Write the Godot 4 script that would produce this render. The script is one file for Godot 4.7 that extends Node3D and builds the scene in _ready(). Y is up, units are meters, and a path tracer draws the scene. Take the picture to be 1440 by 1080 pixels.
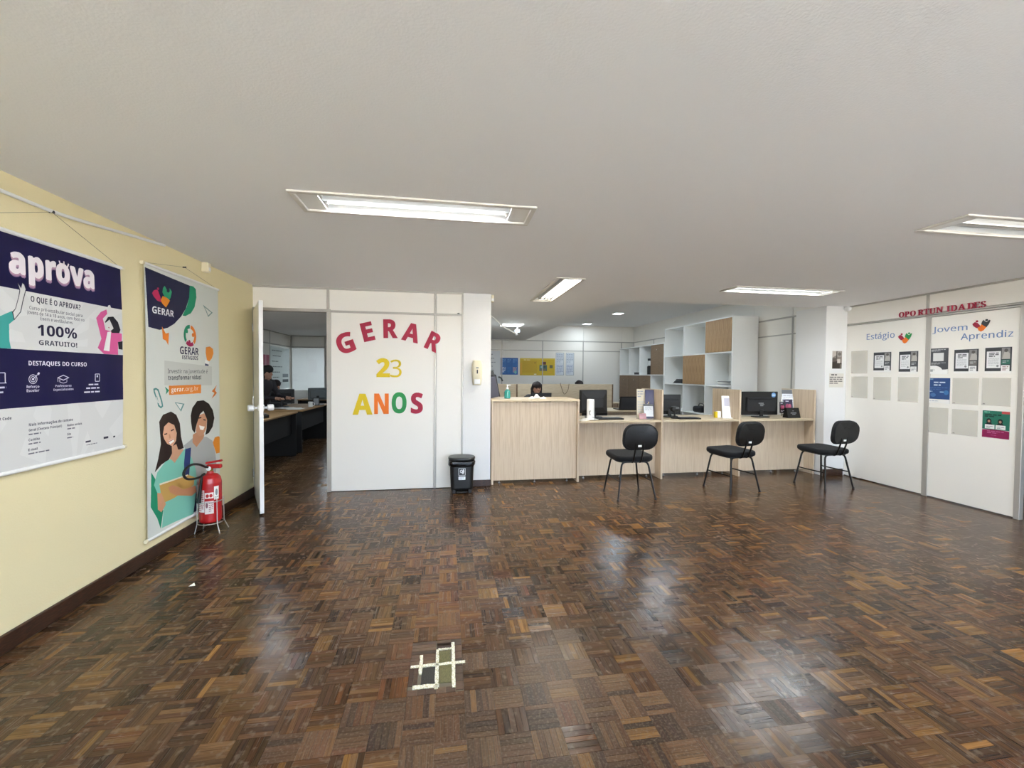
extends Node3D
# A reception hall with a parquet floor, a row of wooden service counters and open offices behind.

const BACK_Z := -5.02      # panel wall and front of the counters
const LEFT_X := -2.105
const RIGHT_X := 5.42
const CEIL := 2.315
const HIGH := 2.75
const FAR_Z := -11.6

var M := {}
var taken := {}

func set_view_and_light() -> void:
	var cam := Camera3D.new()
	cam.name = "camera"
	add_child(cam)
	cam.position = Vector3(0, 1.36, 0)
	cam.rotation_order = EULER_ORDER_YXZ
	cam.rotation_degrees = Vector3(-1.3673, -8.9159, 0.41994)
	cam.fov = rad_to_deg(2.0 * atan(540.0 / 590.0))
	cam.near = 0.05
	cam.far = 200.0
	cam.current = true
	var sun := DirectionalLight3D.new()      # high over the building: it lights the pavement in front of the windows
	sun.name = "sun"
	sun.light_energy = SUN_ENERGY
	sun.light_color = Color(1.0, 0.97, 0.93)
	sun.light_angular_distance = 0.6
	sun.shadow_enabled = true
	sun.sky_mode = DirectionalLight3D.SKY_MODE_LIGHT_ONLY
	add_child(sun)
	sun.rotation_degrees = Vector3(-58, 160, 0)
	var sky_mat := ProceduralSkyMaterial.new()
	sky_mat.sky_top_color = Color(0.70, 0.81, 0.95)
	sky_mat.sky_horizon_color = Color(0.86, 0.91, 0.97)
	sky_mat.ground_bottom_color = Color(0.62, 0.62, 0.61)
	sky_mat.ground_horizon_color = Color(0.80, 0.81, 0.82)
	sky_mat.sun_angle_max = 0.0
	var sky := Sky.new()
	sky.sky_material = sky_mat
	var env := Environment.new()
	env.background_mode = Environment.BG_SKY
	env.sky = sky
	env.background_energy_multiplier = SKY_ENERGY
	env.tonemap_mode = Environment.TONE_MAPPER_LINEAR
	env.tonemap_exposure = EXPOSURE
	env.sdfgi_enabled = true
	env.ssao_enabled = true
	env.ssil_enabled = true
	var we := WorldEnvironment.new()
	we.name = "environment"
	we.environment = env
	add_child(we)

const SKY_ENERGY := 7.0
const SUN_ENERGY := 24.0
const EXPOSURE := 2.05
const TUBE_LIGHT := 1.6      # energy of the light under each lit fluorescent fitting
const LED_LIGHT := 0.9
const TUBE_COLOR := Color(1.0, 0.98, 0.94)
const TUBE_COOL := Color(0.95, 0.98, 1.0)
const LED_COLOR := Color(0.88, 0.95, 1.0)

func _ready() -> void:
	set_view_and_light()
	make_materials()
	build_shell()
	build_floor()
	build_lamps()
	build_panel_walls()
	build_door()
	build_counters()
	build_chairs()
	build_shelves()
	build_banners()
	build_letters()
	build_notice_wall()
	build_wall_fittings()
	build_extinguisher()
	build_bin()
	build_counter_items()
	build_staff_area()
	build_office()
	build_floor_patch()
	build_side_room()

# ---------------------------------------------------------------- mesh building

class MB:
	var v := PackedVector3Array()
	var n := PackedVector3Array()
	var uv := PackedVector2Array()
	var uv2 := PackedVector2Array()
	var c := PackedColorArray()
	var col := Color(1, 1, 1)
	var colored := false
	var smooth := false

	func tri(a: Vector3, b: Vector3, d: Vector3, na: Vector3, nb: Vector3, nd: Vector3, ua := Vector2.ZERO, ub := Vector2.ZERO, ud := Vector2.ZERO) -> void:
		var f := (b - a).cross(d - a)
		if f.dot(na + nb + nd) > 0.0:   # front faces run clockwise
			v.append_array([a, d, b]); n.append_array([na, nd, nb]); uv.append_array([ua, ud, ub])
		else:
			v.append_array([a, b, d]); n.append_array([na, nb, nd]); uv.append_array([ua, ub, ud])
		if colored:
			c.append_array([col, col, col])

	func face(a: Vector3, b: Vector3, d: Vector3, centre: Vector3) -> void:
		var f := (b - a).cross(d - a)
		if f.length_squared() < 1e-16:
			return
		f = f.normalized()
		if f.dot((a + b + d) / 3.0 - centre) < 0.0:
			f = -f
		tri(a, b, d, f, f, f)

	func quad(a: Vector3, b: Vector3, d: Vector3, e: Vector3, nn: Vector3, u0 := Vector2(0, 1), u1 := Vector2(1, 1), u2 := Vector2(1, 0), u3 := Vector2(0, 0)) -> void:
		tri(a, b, d, nn, nn, nn, u0, u1, u2)
		tri(a, d, e, nn, nn, nn, u0, u2, u3)

	func box(at: Vector3, size: Vector3, bevel := 0.0, xf := Transform3D.IDENTITY) -> MB:
		var h := size * 0.5
		var b: float = minf(bevel, minf(h.x, minf(h.y, h.z)) * 0.9)
		var centre := xf * at
		var sg := [-1.0, 1.0]
		for k in 3:
			var k1 := (k + 1) % 3
			var k2 := (k + 2) % 3
			for s in sg:
				var p := []
				for q in [[-1.0, -1.0], [1.0, -1.0], [1.0, 1.0], [-1.0, 1.0]]:
					var w := Vector3.ZERO
					w[k] = s * h[k]; w[k1] = q[0] * (h[k1] - b); w[k2] = q[1] * (h[k2] - b)
					p.append(xf * (at + w))
				face(p[0], p[1], p[2], centre)
				face(p[0], p[2], p[3], centre)
			if b > 0.0:
				for s1 in sg:
					for s2 in sg:   # the edge between the faces k1 and k2
						var p := []
						for t in sg:
							var w1 := Vector3.ZERO
							w1[k] = t * (h[k] - b); w1[k1] = s1 * h[k1]; w1[k2] = s2 * (h[k2] - b)
							var w2 := Vector3.ZERO
							w2[k] = t * (h[k] - b); w2[k1] = s1 * (h[k1] - b); w2[k2] = s2 * h[k2]
							p.append(xf * (at + w1)); p.append(xf * (at + w2))
						face(p[0], p[1], p[3], centre)
						face(p[0], p[3], p[2], centre)
		if b > 0.0:
			for sx in sg:
				for sy in sg:
					for sz in sg:
						face(xf * (at + Vector3(sx * h.x, sy * (h.y - b), sz * (h.z - b))), xf * (at + Vector3(sx * (h.x - b), sy * h.y, sz * (h.z - b))), xf * (at + Vector3(sx * (h.x - b), sy * (h.y - b), sz * h.z)), centre)
		return self

	func span(a: Vector3, b: Vector3, bevel := 0.0) -> MB:   # the box between two corners
		return box((a + b) * 0.5, (b - a).abs(), bevel)

	func lathe(profile: Array, segs := 24, xf := Transform3D.IDENTITY) -> MB:   # profile: Vector2(radius, height), bottom to top
		for k in profile.size() - 1:
			var p0: Vector2 = profile[k]
			var p1: Vector2 = profile[k + 1]
			if p0.is_equal_approx(p1):
				continue
			var d := (p1 - p0).normalized()
			var nr := Vector2(d.y, -d.x)
			for s in segs:
				var a0 := TAU * s / segs
				var a1 := TAU * (s + 1) / segs
				var q := []
				for e in [[p0, a0], [p0, a1], [p1, a1], [p1, a0]]:
					q.append(xf * Vector3(e[0].x * cos(e[1]), e[0].y, e[0].x * sin(e[1])))
				var n0 := (xf.basis * Vector3(nr.x * cos(a0), nr.y, nr.x * sin(a0))).normalized()
				var n1 := (xf.basis * Vector3(nr.x * cos(a1), nr.y, nr.x * sin(a1))).normalized()
				if p0.x > 1e-6:
					tri(q[0], q[1], q[2], n0, n1, n1)
				if p1.x > 1e-6:
					tri(q[0], q[2], q[3], n0, n1, n0)
		return self

	func tube(points: Array, r: float, segs := 10, caps := true) -> MB:
		var rings := []
		var side := Vector3.ZERO
		for k in points.size():
			var p: Vector3 = points[k]
			var d: Vector3
			if k == 0:
				d = points[1] - p
			elif k == points.size() - 1:
				d = p - points[k - 1]
			else:
				d = (points[k + 1] - p).normalized() + (p - points[k - 1]).normalized()
			d = d.normalized()
			if side == Vector3.ZERO:
				side = d.cross(Vector3.UP if absf(d.y) < 0.9 else Vector3.RIGHT).normalized()
			side = (side - d * side.dot(d)).normalized()
			var up := d.cross(side)
			var ring := []
			for s in segs:
				var a := TAU * s / segs
				ring.append(side * cos(a) + up * sin(a))
			rings.append(ring)
		for k in points.size() - 1:
			for s in segs:
				var t := (s + 1) % segs
				var na: Vector3 = rings[k][s]
				var nb: Vector3 = rings[k][t]
				var nc: Vector3 = rings[k + 1][t]
				var nd: Vector3 = rings[k + 1][s]
				var pa: Vector3 = points[k]
				var pb: Vector3 = points[k + 1]
				tri(pa + na * r, pa + nb * r, pb + nc * r, na, nb, nc)
				tri(pa + na * r, pb + nc * r, pb + nd * r, na, nc, nd)
		if caps:
			for e in [[0, 1], [points.size() - 1, points.size() - 2]]:
				var p: Vector3 = points[e[0]]
				var q: Vector3 = points[e[1]]
				var nn := (p - q).normalized()
				for s in segs:
					tri(p, p + rings[e[0]][s] * r, p + rings[e[0]][(s + 1) % segs] * r, nn, nn, nn)
		return self

	func extrude(poly: PackedVector2Array, depth: float, xf := Transform3D.IDENTITY) -> MB:   # in xy, from z = 0 to z = depth
		var ix := Geometry2D.triangulate_polygon(poly)
		for z in [0.0, depth]:
			var nn := xf.basis * Vector3(0, 0, 1 if z > 0.0 else -1)
			for k in range(0, ix.size(), 3):
				var p := []
				for j in 3:
					p.append(xf * Vector3(poly[ix[k + j]].x, poly[ix[k + j]].y, z))
				tri(p[0], p[1], p[2], nn, nn, nn)
		var turn := -1.0 if Geometry2D.is_polygon_clockwise(poly) else 1.0
		for k in poly.size():
			var a := poly[k]
			var b := poly[(k + 1) % poly.size()]
			var d := (b - a).normalized() * turn
			var nn := xf.basis * Vector3(d.y, -d.x, 0)
			quad(xf * Vector3(a.x, a.y, 0), xf * Vector3(b.x, b.y, 0), xf * Vector3(b.x, b.y, depth), xf * Vector3(a.x, a.y, depth), nn)
		return self

	func loft(rings: Array, xf := Transform3D.IDENTITY) -> MB:   # rings: arrays of Vector3 of one length, closed at both ends
		var centre := Vector3.ZERO
		for p in rings[rings.size() / 2]:
			centre += xf * p
		centre /= rings[0].size()
		var m: int = rings[0].size()
		for k in rings.size() - 1:
			for s in m:
				var t := (s + 1) % m
				face(xf * rings[k][s], xf * rings[k][t], xf * rings[k + 1][t], centre)
				face(xf * rings[k][s], xf * rings[k + 1][t], xf * rings[k + 1][s], centre)
		for e in [rings[0], rings[rings.size() - 1]]:
			var mid := Vector3.ZERO
			for p in e:
				mid += p
			mid /= m
			for s in m:
				face(xf * mid, xf * e[s], xf * e[(s + 1) % m], centre)
		smooth = true
		return self

	func pad(w: float, h: float, t: float, r: float, soft: float, xf := Transform3D.IDENTITY, bow := 0.0) -> MB:   # a cushion: rounded rectangle w by h in xy, t thick in z, bent by bow
		var rings := []
		for e in [[-0.5, soft], [-0.42, soft * 0.35], [-0.2, 0.0], [0.2, 0.0], [0.42, soft * 0.35], [0.5, soft]]:
			var ring := []
			for q in MB.rounded(w - 2.0 * e[1], h - 2.0 * e[1], maxf(r - e[1], 0.004), 5):
				ring.append(Vector3(q.x, q.y, e[0] * t + bow * (q.x * q.x) / (w * w * 0.25)))
			rings.append(ring)
		return loft(rings, xf)

	static func rounded(w: float, h: float, r: float, k := 4) -> PackedVector2Array:
		var out := PackedVector2Array()
		for q in [[1, 1, 0.0], [-1, 1, 0.5], [-1, -1, 1.0], [1, -1, 1.5]]:
			for s in k + 1:
				var a: float = PI * (q[2] + 0.5 * s / k)
				out.append(Vector2(q[0] * (w * 0.5 - r) + r * cos(a), q[1] * (h * 0.5 - r) + r * sin(a)))
		return out

	func sheet(w: float, h: float, t: float) -> MB:   # a thin board in xy, its printed face towards +z with uv 0..1
		var a := Vector3(-w / 2, -h / 2, t)
		var b := Vector3(w / 2, -h / 2, t)
		var d := Vector3(w / 2, h / 2, t)
		var e := Vector3(-w / 2, h / 2, t)
		quad(a, b, d, e, Vector3(0, 0, 1))
		var o := Vector3(0, 0, -t)
		var corner := Vector2(0.004, 0.004)
		for k in [[a, b, Vector3.DOWN], [b, d, Vector3.RIGHT], [d, e, Vector3.UP], [e, a, Vector3.LEFT]]:
			quad(k[0] + o, k[1] + o, k[1], k[0], k[2], corner, corner, corner, corner)
		quad(a + o, b + o, d + o, e + o, Vector3(0, 0, -1), corner, corner, corner, corner)
		return self

	func soften() -> void:
		var sum := {}
		var key := []
		for k in v.size():
			var q := Vector3i((v[k] * 20000.0).round())
			key.append(q)
			var t := k - k % 3
			var f := (v[t + 1] - v[t]).cross(v[t + 2] - v[t])
			if f.dot(n[k]) < 0.0:
				f = -f
			sum[q] = sum.get(q, Vector3.ZERO) + f
		for k in v.size():
			var f: Vector3 = sum[key[k]]
			if f.length_squared() > 1e-18:
				n[k] = f.normalized()

	func mesh() -> ArrayMesh:
		if smooth:
			soften()
		var a := []
		a.resize(Mesh.ARRAY_MAX)
		a[Mesh.ARRAY_VERTEX] = v
		a[Mesh.ARRAY_NORMAL] = n
		a[Mesh.ARRAY_TEX_UV] = uv
		if uv2.size():
			a[Mesh.ARRAY_TEX_UV2] = uv2
		if colored:
			a[Mesh.ARRAY_COLOR] = c
		var m := ArrayMesh.new()
		m.add_surface_from_arrays(Mesh.PRIMITIVE_TRIANGLES, a)
		return m

func numbered(called: String) -> String:
	var k: int = taken.get(called, 0)
	taken[called] = k + 1
	return called if k == 0 else "%s_%03d" % [called, k]

func tag(o: Node3D, label: String, category: String, group := "") -> Node3D:
	o.set_meta("label", label)
	o.set_meta("category", category)
	if group:
		o.set_meta("group", group)
	return o

func thing(called: String, label: String, category: String, at := Vector3.ZERO, turn := 0.0, group := "") -> Node3D:
	var o := Node3D.new()
	o.name = numbered(called)
	add_child(o)
	o.position = at
	o.rotation.y = deg_to_rad(turn)
	tag(o, label, category, group)
	return o

func frame_thing(called: String, label: String, category: String, frame: Transform3D, at: Vector3, group := "") -> Node3D:
	var o := thing(called, label, category, Vector3.ZERO, 0.0, group)
	o.transform = frame * Transform3D(Basis.IDENTITY, at)
	return o

func part(called: String, mb: Variant, m: Material, parent: Node3D) -> MeshInstance3D:
	var o := MeshInstance3D.new()
	o.name = called
	o.mesh = mb.mesh() if mb is MB else mb
	for k in o.mesh.get_surface_count():
		o.set_surface_override_material(k, m)
	parent.add_child(o, true)
	return o

func structure(called: String) -> Node3D:
	var o := Node3D.new()
	o.name = numbered(called)
	o.set_meta("kind", "structure")
	add_child(o)
	return o

func slab(called: String, m: Material, boxes: Array) -> MeshInstance3D:
	var mb := MB.new()
	for b in boxes:
		mb.span(b[0], b[1])
	var o := part(numbered(called), mb, m, self)
	o.set_meta("kind", "structure")
	return o

# ---------------------------------------------------------------- materials

func paint(hex: String, rough := 0.6, metal := 0.0) -> StandardMaterial3D:
	var m := StandardMaterial3D.new()
	m.albedo_color = Color(hex)
	m.roughness = rough
	m.metallic = metal
	return m

func noise(seed_: int, freq: float, octaves := 4, w := 512, h := 512, ramp := [], kind := FastNoiseLite.TYPE_SIMPLEX_SMOOTH) -> NoiseTexture2D:
	var f := FastNoiseLite.new()
	f.seed = seed_
	f.noise_type = kind
	f.frequency = freq
	f.fractal_octaves = octaves
	var t := NoiseTexture2D.new()
	t.width = w
	t.height = h
	t.seamless = true
	t.noise = f
	if ramp:
		var g := Gradient.new()
		g.offsets = PackedFloat32Array(ramp.map(func(e): return e[0]))
		g.colors = PackedColorArray(ramp.map(func(e): return Color(e[1])))
		t.color_ramp = g
	return t

func grained(ramp: Array, scale: Vector3, seed_: int, rough := 0.5) -> StandardMaterial3D:
	var m := StandardMaterial3D.new()
	m.albedo_texture = noise(seed_, 0.012, 5, 512, 512, ramp)
	m.uv1_triplanar = true
	m.uv1_scale = scale
	m.roughness = rough
	return m

func rough_plaster(hex: String, rough: float, relief: float, scale := 3.0) -> StandardMaterial3D:
	var m := paint(hex, rough)
	m.heightmap_enabled = true
	m.heightmap_texture = noise(31, 0.05, 4)
	m.heightmap_scale = relief
	m.uv1_triplanar = true
	m.uv1_world_triplanar = true
	m.uv1_scale = Vector3.ONE * scale
	return m

func glow(c: Color, energy: float) -> StandardMaterial3D:
	var m := paint("ffffff", 0.4)
	m.emission_enabled = true
	m.emission = c
	m.emission_energy_multiplier = energy
	return m

func make_materials() -> void:
	M.ceiling = rough_plaster("f0f0f0", 0.9, 0.05)
	M.cream = rough_plaster("e8dcb2", 0.75, 0.08)
	M.plaster = rough_plaster("e9e8e6", 0.7, 0.05)
	M.panel = paint("eeeae2", 0.42)
	M.rail = paint("b3afa8", 0.4, 0.3)
	M.baseboard = grained([[0.2, "26170f"], [0.5, "3a2417"], [0.8, "4a2f20"]], Vector3(3, 30, 3), 5, 0.4)
	M.oak = grained([[0.1, "c1ac93"], [0.42, "ccb89f"], [0.6, "d2c0a7"], [0.9, "c6b299"]], Vector3(4.0, 0.22, 4.0), 11, 0.48)
	M.oak_flat = grained([[0.15, "bda98b"], [0.45, "d3c2a5"], [0.85, "c4b192"]], Vector3(0.5, 8.0, 8.0), 12, 0.45)
	M.walnut = grained([[0.15, "7c5f41"], [0.45, "9b7a55"], [0.65, "a98862"], [0.9, "84674a"]], Vector3(9.0, 0.5, 9.0), 13, 0.5)
	M.walnut_dark = grained([[0.15, "63503c"], [0.45, "7d654c"], [0.85, "6b563f"]], Vector3(0.8, 9.0, 0.8), 14, 0.5)
	M.desk_top = grained([[0.15, "8a6a45"], [0.5, "a8845a"], [0.85, "96744d"]], Vector3(6.0, 6.0, 0.5), 15, 0.45)
	M.white = paint("efefec", 0.5)
	M.lacquer = paint("f1f0ec", 0.3)
	M.paper = paint("f2f1ec", 0.8)
	M.black = paint("141414", 0.4)
	M.black_soft = paint("1b1b1d", 0.65)
	M.fabric = paint("0f0f11", 0.9)
	M.fabric.rim_enabled = true
	M.fabric.rim = 0.12
	M.fabric.heightmap_enabled = true
	M.fabric.heightmap_texture = noise(77, 0.2, 2, 256, 256)
	M.fabric.heightmap_scale = 0.05
	M.fabric.uv1_triplanar = true
	M.fabric.uv1_scale = Vector3.ONE * 12.0
	M.steel_black = paint("1e1c1a", 0.32, 0.4)
	M.charcoal = paint("33353a", 0.5)
	M.grey = paint("8c8e90", 0.5)
	M.chrome = paint("c9c9c9", 0.22, 0.9)
	M.wire = paint("c2bfb9", 0.35, 0.7)
	M.red = paint("b40f16", 0.22)
	M.red.clearcoat_enabled = true
	M.red.clearcoat = 0.6
	M.satin = paint("e4e4e2", 0.35, 0.1)
	M.monitor_grey = paint("5c6264", 0.5)
	M.brass = paint("b08a4a", 0.35, 0.8)
	M.ivory = paint("e6ddc0", 0.45)
	M.pavement = paint("c2bfb8", 0.9)
	M.concrete = paint("6b6455", 0.85)
	M.tube_lit = glow(Color(1.0, 0.985, 0.95), 1.1)
	M.tube_off = paint("dad9d2", 0.3)
	M.reflector = paint("c4c6c6", 0.35, 0.3)
	M.fitting = paint("dcd8d0", 0.45)
	M.led = glow(Color(0.97, 0.99, 1.0), 3.0)
	M.glass = paint("dfe8e6", 0.05)
	M.glass.transparency = BaseMaterial3D.TRANSPARENCY_ALPHA
	M.glass.albedo_color.a = 0.12
	M.pocket = paint("dad8cc", 0.4)
	M.pocket.transparency = BaseMaterial3D.TRANSPARENCY_ALPHA
	M.pocket.albedo_color.a = 0.24
	M.acrylic = paint("e8eef0", 0.06)
	M.acrylic.transparency = BaseMaterial3D.TRANSPARENCY_ALPHA
	M.acrylic.albedo_color.a = 0.2
	M.body = paint("ffffff", 0.7)
	M.body.vertex_color_use_as_albedo = true
	M.magenta = paint("a3203f", 0.7)
	M.yellow = paint("d9bd1c", 0.7)
	M.orange = paint("e8741e", 0.7)
	M.green = paint("2c9450", 0.7)
	M.screen = paint("0c0d10", 0.15)

# ---------------------------------------------------------------- flat print

class Canvas:
	var img: Image
	var k: float     # pixels for one unit
	var font_of: Callable
	func _init(w: float, h: float, per_unit: float, back: String, fonts: Callable) -> void:
		k = per_unit
		font_of = fonts
		img = Image.create(int(w * k), int(h * k), false, Image.FORMAT_RGBA8)
		img.fill(Color(back))
	func fill(pts: PackedVector2Array, col: Color) -> void:
		var lo := 1e9
		var hi := -1e9
		for p in pts:
			lo = minf(lo, p.y); hi = maxf(hi, p.y)
		var m := pts.size()
		for y in range(maxi(0, int(floor(lo))), mini(img.get_height() - 1, int(ceil(hi))) + 1):
			var yy := y + 0.5
			var xs := PackedFloat32Array()
			for j in m:
				var a := pts[j]
				var b := pts[(j + 1) % m]
				if (a.y <= yy) != (b.y <= yy):
					xs.append(a.x + (yy - a.y) / (b.y - a.y) * (b.x - a.x))
			xs.sort()
			for j in range(0, xs.size() - 1, 2):
				var x0 := int(round(xs[j]))
				var x1 := int(round(xs[j + 1]))
				if x1 > x0:
					img.fill_rect(Rect2i(x0, y, x1 - x0, 1), col)
	func poly(flat: Array, col: String) -> void:
		var pts := PackedVector2Array()
		for j in range(0, flat.size(), 2):
			pts.append(Vector2(flat[j], flat[j + 1]) * k)
		fill(pts, Color(col))
	func rect(x: float, y: float, w: float, h: float, col: String) -> void:
		img.fill_rect(Rect2i(int(x * k), int(y * k), maxi(1, int(w * k)), maxi(1, int(h * k))), Color(col))
	func oval(x: float, y: float, rx: float, ry: float, col: String, from := 0.0, to := 360.0, inner := 0.0) -> void:
		var pts := PackedVector2Array()
		var steps := 28
		for s in steps + 1:
			var a := deg_to_rad(lerpf(from, to, float(s) / steps))
			pts.append(Vector2(x + rx * cos(a), y + ry * sin(a)) * k)
		if inner > 0.0:
			for s in steps + 1:
				var a := deg_to_rad(lerpf(to, from, float(s) / steps))
				pts.append(Vector2(x + rx * inner * cos(a), y + ry * inner * sin(a)) * k)
		fill(pts, Color(col))
	func line(x0: float, y0: float, x1: float, y1: float, w: float, col: String) -> void:
		var d := (Vector2(x1, y1) - Vector2(x0, y0)).normalized().orthogonal() * w * 0.5
		poly([x0 + d.x, y0 + d.y, x1 + d.x, y1 + d.y, x1 - d.x, y1 - d.y, x0 - d.x, y0 - d.y], col)
	func text(what: String, x: float, base: float, width: float, cap: float, col: String, font := "bold", tilt := 0.0) -> void:   # left end, baseline, width and height of a capital, in units
		var tm := TextMesh.new()
		tm.text = what
		tm.font = font_of.call(font)
		tm.font_size = 64
		tm.pixel_size = 1.0
		tm.depth = 0.0
		tm.curve_step = 4.0
		tm.horizontal_alignment = HORIZONTAL_ALIGNMENT_LEFT
		tm.vertical_alignment = VERTICAL_ALIGNMENT_BOTTOM
		var vs: PackedVector3Array = tm.get_mesh_arrays()[Mesh.ARRAY_VERTEX]
		var ix: PackedInt32Array = tm.get_mesh_arrays()[Mesh.ARRAY_INDEX]
		if vs.is_empty():
			return
		var lo := vs[0]
		var hi := vs[0]
		for p in vs:
			lo = lo.min(p); hi = hi.max(p)
		var one := TextMesh.new()
		one.text = "H"
		one.font = tm.font
		one.font_size = 64
		one.pixel_size = 1.0
		one.depth = 0.0
		one.vertical_alignment = VERTICAL_ALIGNMENT_BOTTOM
		var hv: PackedVector3Array = one.get_mesh_arrays()[Mesh.ARRAY_VERTEX]
		var b := 1e9
		var t := -1e9
		for p in hv:
			b = minf(b, p.y); t = maxf(t, p.y)
		var sx := width / (hi.x - lo.x)
		var sy := cap / (t - b)
		for j in range(0, ix.size(), 3):
			var pts := PackedVector2Array()
			for q in 3:
				var p := vs[ix[j + q]]
				var px := (p.x - lo.x) * sx
				pts.append(Vector2(x + px, base - (p.y - b) * sy + px * tilt) * k)
			fill(pts, Color(col))
	func lines(x: float, y: float, w: float, n: int, step: float, thick: float, col: String, seed_ := 1) -> void:   # print too small to read
		var rng := RandomNumberGenerator.new()
		rng.seed = seed_
		for j in n:
			var at := x
			var end := x + w * (1.0 if j < n - 1 else 0.62)
			while at < end:
				var l := minf(rng.randf_range(1.5, 5.0) * thick, end - at)
				rect(at, y + j * step, l, thick, col)
				at += l + thick * 0.7
	func material(rough := 0.5, gloss := 0.5) -> StandardMaterial3D:
		var m := StandardMaterial3D.new()
		m.albedo_texture = ImageTexture.create_from_image(img)
		m.texture_repeat = false
		m.metallic_specular = gloss
		m.roughness = rough
		return m

var fonts := {}
func font(kind: String) -> Font:
	if not fonts.has(kind):
		var f := SystemFont.new()
		f.font_names = PackedStringArray(["Droid Serif" if kind.begins_with("serif") else "Droid Sans"])
		f.font_weight = 700 if kind.ends_with("bold") or kind == "heavy" else 400
		fonts[kind] = f
		if kind == "heavy":
			var fv := FontVariation.new()
			fv.base_font = f
			fv.variation_embolden = 0.55
			fonts[kind] = fv
	return fonts[kind]

func canvas(w: float, h: float, per_unit: float, back: String) -> Canvas:
	return Canvas.new(w, h, per_unit, back, font)

func letters_mesh(what: String, height: float, depth: float, kind: String) -> TextMesh:   # capitals of this height, centred
	var tm := TextMesh.new()
	tm.text = what
	tm.font = font(kind)
	tm.font_size = 64
	tm.depth = depth
	tm.curve_step = 2.0
	tm.pixel_size = height / 46.0
	return tm

# the frames of the walls: x runs along the wall, y up, z out of it
func on_left() -> Transform3D:
	return Transform3D(Basis(Vector3(0, 0, -1), Vector3(0, 1, 0), Vector3(1, 0, 0)), Vector3(LEFT_X, 0, 0))
func on_right() -> Transform3D:
	return Transform3D(Basis(Vector3(0, 0, 1), Vector3(0, 1, 0), Vector3(-1, 0, 0)), Vector3(RIGHT_X, 0, 0))
func on_back(z: float) -> Transform3D:
	return Transform3D(Basis.IDENTITY, Vector3(0, 0, z))

# ---------------------------------------------------------------- shell of the place

const FITTINGS := [   # x0, z0, x1, z1 of each recessed fluorescent fitting
	[-0.83, -2.66, 0.51, -2.365], [1.07, -5.38, 1.37, -4.03], [3.05, -4.355, 4.38, -4.06], [3.01, -2.325, 4.34, -2.03]]

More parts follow.
